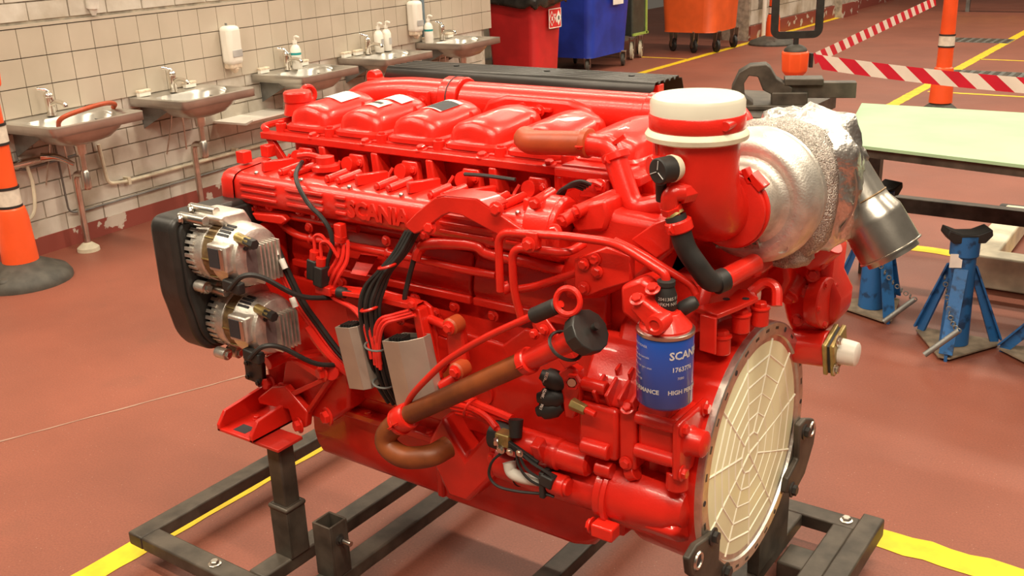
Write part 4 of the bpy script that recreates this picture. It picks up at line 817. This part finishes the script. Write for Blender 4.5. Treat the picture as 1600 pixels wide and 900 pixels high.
# top of the gear housing: strap bracket
P('housing_top',MB().prism([(-.20,-.20,.90),(-.20,.19,.90),(-.20,.15,1.0),(-.20,-.15,1.0)],(.16,0,0)),'red',.015)
st=P('strap_bracket',MB().prism([(-.06,-.19,.945),(-.02,-.125,.945),(-.025,-.053,.945),(.0,-.04,.945),(.03,-.08,.945),(.015,-.15,.945),(.0,-.205,.945)],(0,0,.010)),'red',.002)
P('strap_leg',MB().prism([(-.035,-.20,.95),(.0,-.205,.95),(.005,-.215,.88),(-.03,-.21,.88)],(0,-.008,0)),'red',.002,st); P('strap_hook',MB().tube([(.0,-.05,.95),(.02,-.03,.968),(.045,-.03,.962),(.055,-.045,.93)],.011,8),'red',0,st)
for q in ((-.02,-.12,.9555),(.012,-.10,.9555)): P('strap_hole',MB().cyl(q,V(q)+V(0,0,.0006),.007),'ink',0,st)
for q in ((-0.022,-0.13,0.879),(0.023,-0.05,0.921),(0.004,-0.1,0.92)): k=P('stud_boss',MB().cyl(V(q)-V(0,0,.035),q,.018),'red',.002); bolt(k,q,(0,0,1),.014)
for a,b,c,e in (((1105,560),(1150,590),-.2,.02),):
    pass
for i in range(5): P('rib',MB().box((-.055-.03*i,-.265+.003*i,.775),(.006,.02,.13),(.35,0,0)),'red',.001,fh)
# ---------------------------------------------------------------- fuel filter
fo=V(-.043,-.335,.818); FT=.146
m=MB(); m.lathe(fo,(0,0,1),[(0,.030),(.002,.045),(.010,.052),(FT-.006,.052),(FT,.050),(FT,.0)],40); ff=lab(P('fuel_filter',m,'blue_filter',0,ang=45),'blue spin-on filter can with white print')
P('filter_rim',MB().lathe(fo+V(0,0,FT-.004),(0,0,1),[(0,.0535),(.006,.0535),(.008,.049)],40),'steel',0,ff)
def wrap(body,ang,z,size,bold=.0):
    o=text('printed_text',body,'paper',ff,(0,0,0),(1,0,0),(0,1,0),size,.0001,bold=bold); r=.0523
    # bend the flat lettering around the can
    for v in o.data.vertices:
        p=v.co+V(ff['_o']); a=math.radians(ang)+p.x/r
        w_=V(fo.x+(r+.0003)*math.cos(a),fo.y+(r+.0003)*math.sin(a),fo.z+z+p.y); v.co=w_-V(ff['_o'])
wrap('SCANIA',-77+22,.106,.021,.0006); wrap('1763776',-64+14,.082,.0125,.0003); wrap('7080',-52+14,.066,.007); wrap('HIGH PERFORMANCE',-77+20,.038,.0115,.0004)
wrap('PERFORMANCE',-162,.038,.0115,.0004); wrap('SPECIFIKATIONER',-158,.124,.0065)
for i,l in enumerate(('Kontakt','for best olja kontakt','din verkstad','Vid byte vatt varv utan','filter','Denna filter','ar miljovanligt')): wrap(l,-152,.112-.0082*i-(.003 if i>2 else 0),.0062)
hd_=P('filter_head',MB().lathe(fo+V(0,0,FT-.002),(0,0,1),[(0,.048),(.010,.048),(.016,.043),(.036,.027),(.040,.0)],28),'red',.001,ang=30)
P('head_plate',MB().prism([(-0.129,-0.35,1.034),(-0.088,-0.35,1.056),(-0.067,-0.35,1.046),(-0.077,-0.35,0.979),(-0.089,-0.35,0.962),(-0.127,-0.35,0.982)],(0,.06,0)),'red',.008,hd_)
P('head_arm',MB().prism([(-0.097,-0.375,1.006),(-0.074,-0.375,1.03),(-0.023,-0.375,1.002),(-0.023,-0.375,0.972),(-0.058,-0.375,0.969)],(0,.05,0)),'red',.006,hd_)
P('plug_eye',MB().lathe((-0.038,-0.385,0.989),(0,-1,0),[(-.03,.02),(.004,.018),(.005,.011),(.002,.009),(.002,.004)],20),'red',0,hd_)
for q in ((-0.082,-0.37,1.024),(-0.059,-0.355,1.043)): bolt(hd_,q,(0,-.6,1),.010)
bo=V(-.043,-.335,1.000); lab(P('breather_boot',MB().lathe(bo,(0,0,1),[(0,.017),(.004,.0195),(.03,.0195),(.046,.0145),(.048,.0165),(.056,.0165),(.058,.012)],20),'rubber',0,hd_),'black rubber boot with white print')
for k,(s_,z) in enumerate((('2041385 F 02',.028),('>FKM NVO<',.018))):
    t=text('boot_print',s_,'paper',hd_,(0,0,0),(1,0,0),(0,1,0),.0085,.0001)
    for v in t.data.vertices:
        p=v.co+V(hd_['_o']); a=math.radians(-108)+p.x/.0195; v.co=V(bo.x+.0199*math.cos(a),bo.y+.0199*math.sin(a),bo.z+z+p.y-.004)-V(hd_['_o'])
lab(P('side_boot',MB().lathe((-0.028,-0.31,0.994),V(.5,.25,.35),[(0,.011),(.006,.014),(.03,.013),(.036,.009)],14),'rubber',0,hd_),'black rubber boot')
# ---------------------------------------------------------------- fuel pump below the filter
pb_=P('fuel_pump',MB().bb(-.238,-.150,-.325,-.20,.652,.765),'red',.008)
P('pump_rib',MB().bb(-.150,-.112,-.318,-.20,.640,.785),'red',.006,pb_); m=MB(); m.bb(-.112,-.028,-.315,-.2,.665,.765); P('pump_body',m,'red',.012,pb_)
P('upper_gallery',MB().cyl((-.112,-.315,.760),(-.025,-.315,.760),.013),'red',.003,pb_); P('lower_gallery',MB().cyl((-.112,-.318,.690),(-.025,-.318,.690),.014),'red',.003,pb_); P('lower_gallery',MB().cyl((-.228,-.325,.672),(-.165,-.325,.672),.018),'red',.004,pb_)
e=P('pump_end_plate',MB().bb(-.028,-.012,-.332,-.20,.655,.775),'red',.005,pb_); P('end_plug',MB().lathe((-.012,-.285,.722),(1,0,0),[(0,.032),(.006,.028),(.03,.026),(.034,.02),(.035,0)],20),'red',0,pb_)
for y,z in ((-.318,.668),(-.318,.762),(-.225,.765)): bolt(pb_,(-.012,y,z),(1,0,0),.011)
P('drain_lug',MB().cyl((-.03,-.30,.62),(-.03,-.30,.66),.022),'red',.004,pb_); bolt(pb_,(-.132,-.32,.655),(0,-1,0),.010); bolt(pb_,(-.128,-.32,.775),(0,-.6,1),.010)
for i in range(4): P('casting_rib',MB().box((-.20+.028*i,-.30,.792),(.008,.05,.035),(.5,0,0)),'red',.002,pb_)
P('pump_shoulder',MB().prism([(-.245,-.315,.765),(-.245,-.2,.765),(-.245,-.2,.88),(-.245,-.25,.86)],(.2,0,0)),'red',.008,pb_)
P('pump_shoulder_pad',MB().cyl((-.24,-.31,.80),(-.18,-.31,.80),.014),'red',.003,pb_)
fl_=P('pump_flange',MB().prism([(-0.28,-0.33,0.82),(-0.253,-0.33,0.84),(-0.233,-0.33,0.834),(-0.232,-0.33,0.772),(-0.247,-0.33,0.725),(-0.267,-0.33,0.724)],(0,.025,0)),'red',.004); P('flange_nut',MB().lathe((-0.241,-0.335,0.813),(.35,-1,.2),[(0,.017),(.016,.016),(.016,.011),(.004,.010)],6),'red',.0,fl_); P('nut_bore',MB().cyl(V((-0.241,-0.335,0.813))+V(.004,-.012,.003),V((-0.241,-0.335,0.813))+V(.0055,-.0155,.0032),.0085),'steel',0,fl_)
lab(P('brass_fitting',MB().cyl((-0.24,-0.345,0.769),(-0.208,-0.345,0.762),.013,.011,6),'brass',.001),'brass hose fitting'); P('fitting_tip',MB().cyl((-0.209,-0.345,0.763),(-0.186,-0.345,0.758),.007),'red')
for q,(u,dirn) in enumerate((((-0.287,-0.325,0.798),(-.6,-.3,.3)),((-0.29,-0.33,0.764),(-.8,-.35,-.1)),((-0.294,-0.33,0.739),(-.8,-.35,-.3)))):
    c=lab(P('protective_cap',MB().lathe(u,V(dirn),[(-.02,.012),(-.006,.021),(.012,.021),(.022,.019),(.027,.013),(.035,.010)],16),'rubber'),'black protective cap')
    text('cap_print',('2041385','1384726','1766'  )[q],'paper',c,V(u)+V(-.012,-.0235,.0),(.4,-.15,.9) ,(-.9,-.1,.4),.009,.0003)
# ---------------------------------------------------------------- starter motor
sm_=P('starter_motor',MB().lathe((-.47,-.275,.545),(1,0,0),[(0,.03),(.004,.043),(.10,.046),(.27,.046)],28),'red',0,ang=30); P('starter_seam',MB().ring((-.41,-.275,.545),(1,0,0),.0462,.0015,28,5),'ink',0,sm_)
P('starter_flange',MB().lathe((-.205,-.275,.555),(1,0,0),[(0,.05),(.004,.064),(.02,.066),(.026,.072),(.036,.072)],32),'red',.001,sm_,ang=30)
P('starter_nose',MB().lathe((-.17,-.27,.56),(1,0,0),[(0,.068),(.06,.066),(.12,.056),(.150,.038),(.158,0)],30),'red',0,sm_,ang=45)
P('nose_housing',MB().prism([(-.17,-.20,.45),(-.17,-.28,.485),(-.17,-.33,.53),(-.17,-.2,.60)],(.15,0,0)),'red',.015,sm_)
P('solenoid',MB().lathe((-.415,-.305,.620),(1,0,0),[(0,.034),(.12,.034),(.125,.030),(.19,.028),(.195,.02)],26),'red',.001,sm_,ang=30)
lab(P('solenoid_cap',MB().lathe((-.468,-.305,.622),(1,0,0),[(0,.026),(.004,.031),(.055,.032)],24),'rubber',0,sm_),'black end cap')
P('solenoid_pad',MB().box((-.325,-.335,.636),(.022,.03,.05),(.4,0,0)),'red',.003,sm_)
P('relay',MB().cyl((-.305,-.33,.565),(-.265,-.33,.565),.023),'red',.003,sm_); P('relay_cap',MB().cyl((-.268,-.33,.565),(-.258,-.33,.565),.019),'red',.002,sm_); P('relay_plate',MB().box((-.312,-.33,.565),(.012,.05,.06)),'rubber',.002,sm_)
P('flange_lug',MB().box((-.165,-.345,.505),(.05,.035,.03)),'red',.004,sm_); bolt(sm_,(-.195,-.345,.505),(-1,0,0),.012); P('nose_stud',MB().cyl((-.135,-.305,.625),(-.115,-.305,.635),.017),'red',.002,sm_); P('link_rod',MB().cyl((-.20,-.315,.625),(-.165,-.315,.625),.017),'red',.002,sm_)
# terminals and loose wires
tb=lab(P('battery_terminal',MB().box((-0.413,-0.335,0.639),(.035,.03,.03)),'brass',.003),'brass battery terminal'); P('terminal_cap',MB().cyl((-0.386,-0.335,0.649),(-0.391,-0.325,0.685),.013,.016),'rubber',0,tb); bolt(tb,(-0.422,-0.35,0.635),(-.8,-.6,0),.009,BS); bolt(tb,(-0.415,-0.35,0.619),(0,-1,0),.007,BS); P('terminal_bar',MB().box((-0.365,-0.345,0.623),(.085,.008,.014),(0,.35,0)),'rubber',.001,tb); bolt(tb,(-0.39,-0.352,0.621),(0,-1,0),.006,BS); bolt(tb,(-0.365,-0.352,0.625),(0,-1,0),.006,BS)
for pts_ in ([(-0.407,-0.345,0.616),(-0.438,-0.35,0.585),(-0.45,-0.35,0.547),(-0.428,-0.35,0.526),(-0.374,-0.35,0.53),(-0.312,-0.345,0.541),(-0.29,-0.34,0.539)],[(-0.376,-0.35,0.624),(-0.367,-0.352,0.592),(-0.338,-0.352,0.567),(-0.283,-0.345,0.556)],[(-0.362,-0.35,0.625),(-0.337,-0.352,0.612),(-0.305,-0.352,0.602),(-0.285,-0.345,0.586)],[(-0.373,-0.35,0.628),(-0.35,-0.353,0.594),(-0.313,-0.353,0.581),(-0.282,-0.345,0.573)]):
    lab(P('starter_wire',MB().tube(pts_,.0032,6),'rubber'),'thin black starter wire')
lab(P('foil_sleeve',MB().tube([(-0.413,-0.325,0.577),(-0.403,-0.33,0.557),(-0.367,-0.335,0.556),(-0.321,-0.335,0.563)],[.015,.011],10),'cloth'),'pale fabric sleeve'); lab(P('plug_connector',MB().box((-0.3,-0.345,0.578),(.03,.025,.026),(0,.2,0)),'rubber',.003),'black connector')
for o_ in range(3): P('red_conduit',MB().tube([V(p)+V(.012*o_,.0,-.008*o_) for p in [(-0.603,-0.29,0.654),(-0.535,-0.295,0.661),(-0.48,-0.31,0.66),(-0.443,-0.325,0.649)]],.0075,8),'red')
P('corrugated_conduit',MB().tube([(-0.573,-0.28,0.673),(-0.495,-0.29,0.669),(-0.419,-0.3,0.667)],.010,8),'red'); P('conduit_tie',MB().ring((-0.535,-0.295,0.664),(1,0,-.4),.022,.003,14,6),'red')
# engine block side: rear mounting bracket with rubber bushes
mb_=P('swing_arm',MB().prism([(-0.597,-0.28,0.845),(-0.574,-0.28,0.86),(-0.561,-0.28,0.848),(-0.553,-0.28,0.756),(-0.566,-0.28,0.719),(-0.592,-0.28,0.713),(-0.604,-0.28,0.752),(-0.607,-0.28,0.805)],(0,.02,0)),'red',.005)
for u in ((-0.571,-0.305,0.85),(-0.561,-0.305,0.748)): k=P('bush',MB().lathe(u,(0,-1,0),[(-.03,.02),(0,.02),(.004,.016)],20),'red_hose',0,mb_); bolt(k,V(u)-V(0,.003,0),(0,-1,0),.011)
P('cross_rod',MB().cyl((-0.669,-0.27,0.843),(-0.584,-0.29,0.841),.010),'red',0,mb_); P('cross_rod',MB().cyl((-0.614,-0.3,0.695),(-0.584,-0.28,0.717),.013),'red',.002,mb_); P('arm_web',MB().prism([(-0.666,-0.27,0.805),(-0.608,-0.27,0.801),(-0.6,-0.27,0.757),(-0.633,-0.27,0.71),(-0.656,-0.27,0.744)],(0,.015,0)),'red',.003,mb_)
# plates and castings right of the block
rp=P('bolted_plate',MB().prism([(-0.257,-0.3,1.052),(-0.185,-0.3,1.087),(-0.135,-0.3,1.077),(-0.134,-0.3,1.027),(-0.189,-0.3,1.002),(-0.228,-0.3,0.98),(-0.258,-0.3,0.982)],(0,.02,0)),'red',.003)
for u in ((-0.234,-0.302,1.046),(-0.205,-0.302,1.036),(-0.234,-0.302,0.998),(-0.209,-0.302,1.06)): bolt(rp,u,(0,-1,0),.009)
P('rear_head_block',MB().bb(-.245,-.12,-.20,.14,.98,1.13),'red',.012)
P('side_casting',MB().prism([(-0.281,-0.24,1.129),(-0.23,-0.24,1.146),(-0.202,-0.24,1.133),(-0.094,-0.24,1.129),(-0.086,-0.24,1.074),(-0.146,-0.24,1.007),(-0.247,-0.24,0.949),(-0.322,-0.24,0.935),(-0.335,-0.24,1.029)],(0,.06,0)),'red',.015)
pl=P('gusset_plate',MB().prism([(-0.151,-0.27,1.098),(-0.105,-0.27,1.135),(-0.079,-0.27,1.148),(-0.066,-0.27,1.138),(-0.068,-0.27,1.092),(-0.097,-0.27,1.069)],(0,.012,0)),'red',.003)
P('rail_block',MB().bb(-.395,-.24,-.13,.0,1.10,1.19),'red',.008)
P('head_gallery',MB().bb(-.40,-.20,-.145,-.09,1.165,1.185),'red',.004)
P('side_boss_block',MB().prism([(-0.297,-0.25,1.11),(-0.264,-0.25,1.149),(-0.217,-0.25,1.163),(-0.208,-0.25,1.129),(-0.218,-0.25,1.099),(-0.283,-0.25,1.085)],(0,.09,0)),'red',.008)
for a_,b_ in (((-0.293,-0.28,1.119),(-0.268,-0.2,1.137)),((-0.364,-0.27,1.142),(-0.37,-0.2,1.146)),((-0.273,-0.26,1.135),(-0.236,-0.18,1.153))): k=P('threaded_boss',MB().cyl(a_,b_,.013),'red',.001); bolt(k,a_,V(a_)-V(b_),.010)
for i in range(4): lab(P('grey_wire',MB().tube([V(p)+V(.006*i,0,.004*i) for p in [(-0.362,-0.2,1.133),(-0.342,-0.21,1.157),(-0.314,-0.21,1.169),(-0.295,-0.2,1.162)]],.004,6),'rubber'),'dark wire loop')
wb=P('wiring_plate',MB().prism([(-0.326,-0.165,1.159),(-0.307,-0.165,1.174),(-0.262,-0.165,1.176),(-0.26,-0.165,1.138),(-0.327,-0.165,1.135)],(0,.01,0)),'red',.002); bolt(wb,(-0.275,-0.168,1.165),(0,-1,0),.010); P('wire_loop',MB().tube([(-0.362,-0.17,1.142),(-0.325,-0.18,1.162),(-0.287,-0.18,1.174),(-0.268,-0.175,1.168)],.005,6),'wire_red',0,wb)
# coolant hose and pipe over the head
lab(P('coolant_hose',MB().tube([(-0.481,-0.13,1.237),(-0.451,-0.15,1.234),(-0.4,-0.155,1.238),(-0.309,-0.155,1.244)],.0255,16),'red_hose'),'brownish rubber hose'); clamp('hose_clamp',(-0.313,-0.155,1.245),(-0.279,-0.155,1.245),.027,.016,'red_hose')
P('coolant_elbow',MB().tube(fillet([(-0.312,-0.155,1.243),(-0.256,-0.155,1.242),(-0.239,-0.16,1.204),(-0.196,-0.175,1.124),(-0.138,-0.165,1.142)],.05,8),.0235,16,sm=False),'red'); clamp('hose_clamp',(-0.246,-0.157,1.225),(-0.236,-0.16,1.204),.0255,.016); P('clamp_tail',MB().box((-0.233,-0.165,1.261),(.03,.008,.008),(0,-.6,0)),'red')
# ---------------------------------------------------------------- intake cup and elbow
co=V(-.052,-.205,0)
P('intake_elbow',MB().tube([co+V(0,0,1.31),co+V(0,0,1.255),co+V(.002,.004,1.21),co+V(.006,.028,1.165),co+V(.014,.062,1.148),co+V(.02,.098,1.145)],[.081,.066],32,k=5),'red',0,ang=50)
m=MB(); m.lathe(co+V(0,0,1.285),(0,0,1),[(0,.083),(.004,.092),(.012,.093),(.020,.088),(.022,.083)],40); lab(P('neck_flange',m,'pale_paint',0),'pale bead around the intake neck')
P('clamp_strap',MB().lathe(co+V(0,0,1.306),(0,0,1),[(0,.085),(.002,.0865),(.026,.0865),(.028,.085)],40),'red',0); P('strap_screw',MB().cyl(co+V(.075,-.05,1.322),co+V(.075,.0,1.322),.009),'red',.001); 
m=MB(); m.lathe(co+V(0,0,1.325),(0,0,1),[(0,.0845),(.030,.0845),(.037,.081),(.040,.076),(.041,.0)],44); lab(P('intake_lid',m,'lid',0,ang=30),'white plastic transport lid')
P('cup_rib',MB().box(co+V(-.045,-.062,1.265),(.006,.014,.05),(0,0,-.9)),'red',.001)
P('sensor_boss',MB().cyl(co+V(-.03,-.05,1.245),co+V(-.052,-.082,1.247),.018),'red',.002); P('sensor_boss',MB().cyl(co+V(-.028,-.06,1.215),co+V(-.04,-.08,1.215),.012),'red',.002)
a=V((-0.051,-0.29,1.25)); b=V((-0.066,-0.33,1.25)); rc=lab(P('restriction_gauge',MB().lathe(a,b-a,[(0,.022),((b-a).length*.2,.0225),((b-a).length*.22,.0235),((b-a).length*.95,.0235),((b-a).length,.021)],22),'rubber'),'black service indicator with pale ring')
P('gauge_ring',MB().lathe(a,b-a,[(-.003,.021),(.007,.0245),(.012,.0245)],22),'pale_paint',0,rc)
P('gauge_stem',MB().cyl((-0.074,-0.3,1.223),(-0.078,-0.29,1.189),.010),'rubber',0,rc)
n_=(b-a).normalized(); u_,w_,_=frame(n_)
for k in range(3): dd=u_*math.cos(2.1*k+.4)+w_*math.sin(2.1*k+.4); P('gauge_mark',MB().tube([b+n_*.0006+dd*.003,b+n_*.0006+dd*.019],.0009,5,sm=False),'grey_label',0,rc)
# breather elbow and black hose
P('breather_collar',MB().cyl((-0.037,-0.26,1.203),(-0.047,-0.285,1.201),.022,.019,8),'red',.001); P('breather_elbow',MB().tube([(-0.04,-0.28,1.205),(-0.055,-0.295,1.204),(-0.059,-0.295,1.186),(-0.057,-0.29,1.171)],.0165,10),'red')
P('elbow_nut',MB().cyl((-0.057,-0.295,1.181),(-0.055,-0.29,1.168),.019,n=6),'red'); P('brass_collar',MB().cyl((-0.053,-0.29,1.166),(-0.05,-0.29,1.162),.0185),'brass')
lab(P('breather_hose',MB().tube([(-0.05,-0.29,1.163),(-0.041,-0.29,1.14),(-0.03,-0.285,1.104),(-0.011,-0.275,1.071),(0.003,-0.255,1.04),(0.012,-0.235,1.033)],.0195,16),'rubber'),'black rubber breather hose'); clamp('hose_clamp',(-0.042,-0.29,1.146),(-0.037,-0.288,1.128),.0215,.022); P('hose_end',MB().cyl((0.009,-0.24,1.031),(0.018,-0.22,1.034),.022),'rubber'); P('outlet_pipe',MB().cyl((0.015,-0.22,1.032),(0.017,-0.08,1.023),.020),'red',.001)
# ---------------------------------------------------------------- turbocharger
tc=V(-.012,0,1.142)
m=MB(); m.lathe(tc+V(0,-.115,0),(0,1,0),[(0,.062),(0,.068),(.012,.070),(.026,.071),(.040,.074),(.050,.080),(.053,.088),(.050,.096),(.049,.106),(.054,.117),(.066,.127),(.080,.133),(.095,.136),(.112,.134),(.124,.128),(.128,.131),(.142,.131),(.146,.120),(.150,.06)],56); tu=lab(P('turbo_compressor',m,'alucast',0,ang=40),'silver cast compressor housing of the turbocharger')
P('inlet_coupling',MB().lathe(tc+V(0,-.150,0),(0,1,0),[(0,.066),(.003,.072),(.030,.073),(.034,.070)],36),'red',0,tu); P('coupling_bead',MB().ring(tc+V(0,-.135,0),(0,1,0),.073,.003,36,6),'red',0,tu); P('coupling_clip',MB().box(tc+V(.052,-.135,.06),(.016,.03,.035),(0,-.8,0)),'red',.002,tu); P('coupling_clip',MB().box(tc+V(.035,-.14,.07),(.012,.02,.03),(0,-.5,0)),'red',.002,tu)
text('cast_lettering','HOLSET','alucast',tu,V((0.021,-0.068,1.066)),(-1,0,-.12),(0,.35,-1),.026,.003,bold=.0006)
bpy.data.objects['cast_lettering'].data.transform(Matrix.Identity(4))
for a_,r_ in ((-.85,.015),(-.35,.0085)): q=tc+V(.112*math.cos(a_),-.058,.112*math.sin(a_)); P('cast_pad',MB().lathe(q,V(.4*math.cos(a_),-1,.4*math.sin(a_)),[(-.01,r_),(.0035,r_),(.0035,r_*.85),(.001,r_*.8),(.001,0)],20),'alucast',0,tu)
# insulation blanket: lumpy closed pad behind the compressor
import mathutils.noise as mn
def blob(c,rx,ry,rz,amp,fr,n=56,k=32,sq=2.6):
    m=MB(); c=V(c); rows=[]
    for i in range(k+1):
        th=math.pi*i/k; r=[]
        for j in range(n+1):
            ph=2*math.pi*(j%n)/n; d=V(math.sin(th)*math.cos(ph),math.cos(th),math.sin(th)*math.sin(ph))
            s_=(abs(d.x)**sq+abs(d.y)**sq+abs(d.z)**sq)**(-1/sq); e=1+amp*mn.noise(d*fr)+amp*.5*mn.noise(d*fr*2.3+V(3,1,2))
            r.append(c+V(d.x*rx,d.y*ry,d.z*rz)*s_*e)
        rows.append(r)
    return m.grid(rows)
bl=lab(P('heat_blanket',blob((.034,.118,1.148),.122,.088,.146,.13,3.0),'foil',0,ang=180),'crinkled silver heat blanket'); lab(P('mesh_blanket',blob((.010,.045,1.142),.122,.040,.143,.05,3),'mesh_foil',0,bl,ang=180),'silver wire mesh side of the blanket')
P('seam_stitching',MB().ring((.022,.078,1.145),(0,1,0),.136,.0035,40,6),'steel',0,bl)
lab(P('blanket_flap',blob((.030,.06,1.012),.055,.05,.03,.12,3,28,16),'mesh_foil',0,bl),'lower flap')
ea=V((0.077,0.16,1.205)); ebb=V((0.211,0.16,1.011)); ed=(ebb-ea).normalized(); L=(ebb-ea).length
ex=lab(P('exhaust_outlet',MB().lathe(ea,ed,[(0,.050),(L*.50,.052),(L*.56,.054),(L*.66,.063),(L*.70,.0635),(L*.985,.0635),(L*.99,.066),(L,.066),(L,.058),(L*.9,.058),(L*.88,0)],44),'steel',0,ang=25),'brushed steel exhaust outlet pipe')
P('spigot',MB().lathe(ea+ed*(L-.004),ed,[(0,.055),(.016,.055),(.016,.05),(.002,.05)],40),'steel',0,ex); P('weld_bead',MB().ring(ea+ed*(L*.5),ed,.0525,.002,40,6),'stator',0,ex)
# ---------------------------------------------------------------- red castings right of the flywheel housing
wp=P('coolant_pump',MB().prism([(-0.042,0.25,0.92),(-0.015,0.25,0.962),(0.041,0.25,0.99),(0.065,0.25,0.952),(0.063,0.25,0.892),(0.086,0.25,0.851),(0.085,0.25,0.797),(0.049,0.25,0.759),(0.001,0.25,0.717),(-0.034,0.25,0.782),(-0.054,0.25,0.856)],(0,.12,0)),'red',.02,seg=3)
P('port_neck',MB().cyl((0.015,0.24,0.935),(0.058,0.24,0.99),.034,.040),'red',.003,wp); f_=P('port_flange',MB().box((0.057,0.26,0.97),(.012,.085,.085),(0,.1,0)),'red',.004,wp)
RN=V(1,-.08,.05); a=V((0.063,0.24,0.845)); P('round_cover',MB().lathe(a,RN,[(-.03,.054),(-.012,.058),(.0,.058),(.003,.055),(.004,0)],32),'red',0,wp)
for k in range(5): q=a+frame(RN)[0]*.049*math.cos(1.26*k)+frame(RN)[1]*.049*math.sin(1.26*k)+RN.normalized()*.003; bolt(wp,q,RN,.006,BR)
for u,d_,r_ in (((-0.01,0.2,0.865),(-.1,-.7,-.5),.022),((-0.011,0.22,0.952),(-.2,-.9,0),.016),((0.03,0.21,0.958),(0,-.8,.5),.012)): k=P('core_plug',MB().cyl(V(u)-V(d_)*.05,u,r_*1.25,r_*1.1),'red',.003,wp); bolt(wp,u,d_,r_*.8)
bolt(wp,(0.035,0.22,0.912),(.3,-1,.2),.011); bolt(wp,(0.02,0.22,0.871),(.3,-1,.2),.010); bolt(wp,(0.006,0.22,0.8),(.3,-1,.2),.010)
P('outlet_body',MB().cyl((-0.012,0.24,0.726),(0.078,0.24,0.737),.038,.042),'red',.004,wp)
for k,x in enumerate((0,.017)):
    c_=V((0.081,0.24,0.737))+V(x,0,.001*k); lab(P('brass_flange',MB().box(c_,(.011,.085,.085),(.3,.0,0)),'brass',.003,wp),'brass coloured flange')
P('flange_gap',MB().box(V((0.081,0.24,0.737))+V(.0085,0,0),(.007,.075,.075),(.3,0,0)),'ink',0,wp)
for sy,sz in ((-.03,.036),(.036,-.03),(-.036,-.03)): bolt(wp,V((0.081,0.24,0.737))+V(.023,sy,sz),(1,0,0),.009,BS)
lab(P('white_plug',MB().lathe(V((0.081,0.24,0.737))+V(.022,0,0),(1,0,0),[(0,.030),(.018,.029),(.036,.027),(.038,.024),(.038,0)],26),'white_plastic',0,wp),'white plastic plug')
P('lower_bracket',MB().prism([(-0.055,0.15,0.917),(-0.007,0.15,0.969),(0.006,0.15,0.913),(-0.015,0.15,0.85),(-0.059,0.15,0.842)],(0,.06,0)),'red',.01)
P('turbo_pedestal',MB().bb(-.16,.02,-.06,.22,.98,1.05),'red',.015)
# ---------------------------------------------------------------- pipes and shield behind the covers
P('charge_pipe',MB().tube([(-1.33,.20,1.16),(-1.26,.22,1.215),(-1.12,.225,1.237),(-.95,.225,1.238)],.046,20),'red'); lab(P('sleeve_joint',MB().cyl((-.965,.225,1.238),(-.905,.225,1.238),.056),'red',.004),'pipe sleeve')
P('sleeve_groove',MB().ring((-.935,.225,1.238),(1,0,0),.0562,.0018,28,5),'ink')
m=MB(); m.cyl((-.90,.225,1.232),(-.36,.225,1.232),.052); P('exhaust_manifold',m,'red',.004,ang=30)
P('manifold_hump',MB().prism([(x,.165,z) for x,z in ((-.83,1.20),(-.80,1.25),(-.74,1.268),(-.56,1.266),(-.50,1.25),(-.46,1.20))],(0,.06,0)),'red',.012)
k=P('bolt_tab',MB().bb(-.70,-.60,.150,.165,1.235,1.245),'red',.002); bolt(k,(-.68,.152,1.24),(0,-1,0),.010); bolt(k,(-.63,.152,1.238),(0,-1,0),.010)
k=P('bolt_tab',MB().bb(-1.06,-.99,.165,.18,1.215,1.26),'red',.003); bolt(k,(-1.045,.165,1.24),(0,-1,0),.010); bolt(k,(-1.005,.165,1.235),(0,-1,0),.010)
for x in (-.37,-.335): P('sleeve_joint',MB().cyl((x,.225,1.232),(x+.03,.225,1.232),.055),'red',.003)
P('rear_elbow',MB().sph((-.22,.19,1.185),.125,(1,.8,1.0),28,16),'red',ang=60)
P('front_bracket',MB().bb(-1.29,-1.10,.26,.30,1.24,1.268).cyl((-1.28,.27,1.268),(-1.28,.30,1.268),.02),'red',.003)
sec2=[(.285,1.262),(.300,1.292),(.330,1.296)]; prof=[(.283,1.262),(.300,1.290)]
yy=.300; 
for i in range(5):
    prof+= [(yy,1.290),(yy+.006,1.296),(yy+.018,1.296),(yy+.022,1.290)] ; yy+=.027
prof+=[(yy+.01,1.288),(yy+.035,1.225)]
m=MB(); m.grid([[V(-1.245,y,z) for y,z in prof],[V(-.40,y,z) for y,z in prof]]); sh=lab(P('heat_shield',m,'shield',0,solid=.003,ang=20),'black ribbed heat shield over the exhaust side')
P('shield_post',MB().bb(-.43,-.40,.32,.35,1.15,1.288),'red',.002,sh)
for x in (-1.05,-.75,-.5): P('shield_screw',MB().cyl((x,.37,1.294),(x,.37,1.300),.008),'black',0,sh)
P('far_side_casting',MB().bb(-1.2,-.3,.16,.34,.95,1.19),'red',.03)
for o in bpy.data.objects:
    if '_o' in o: del o['_o']
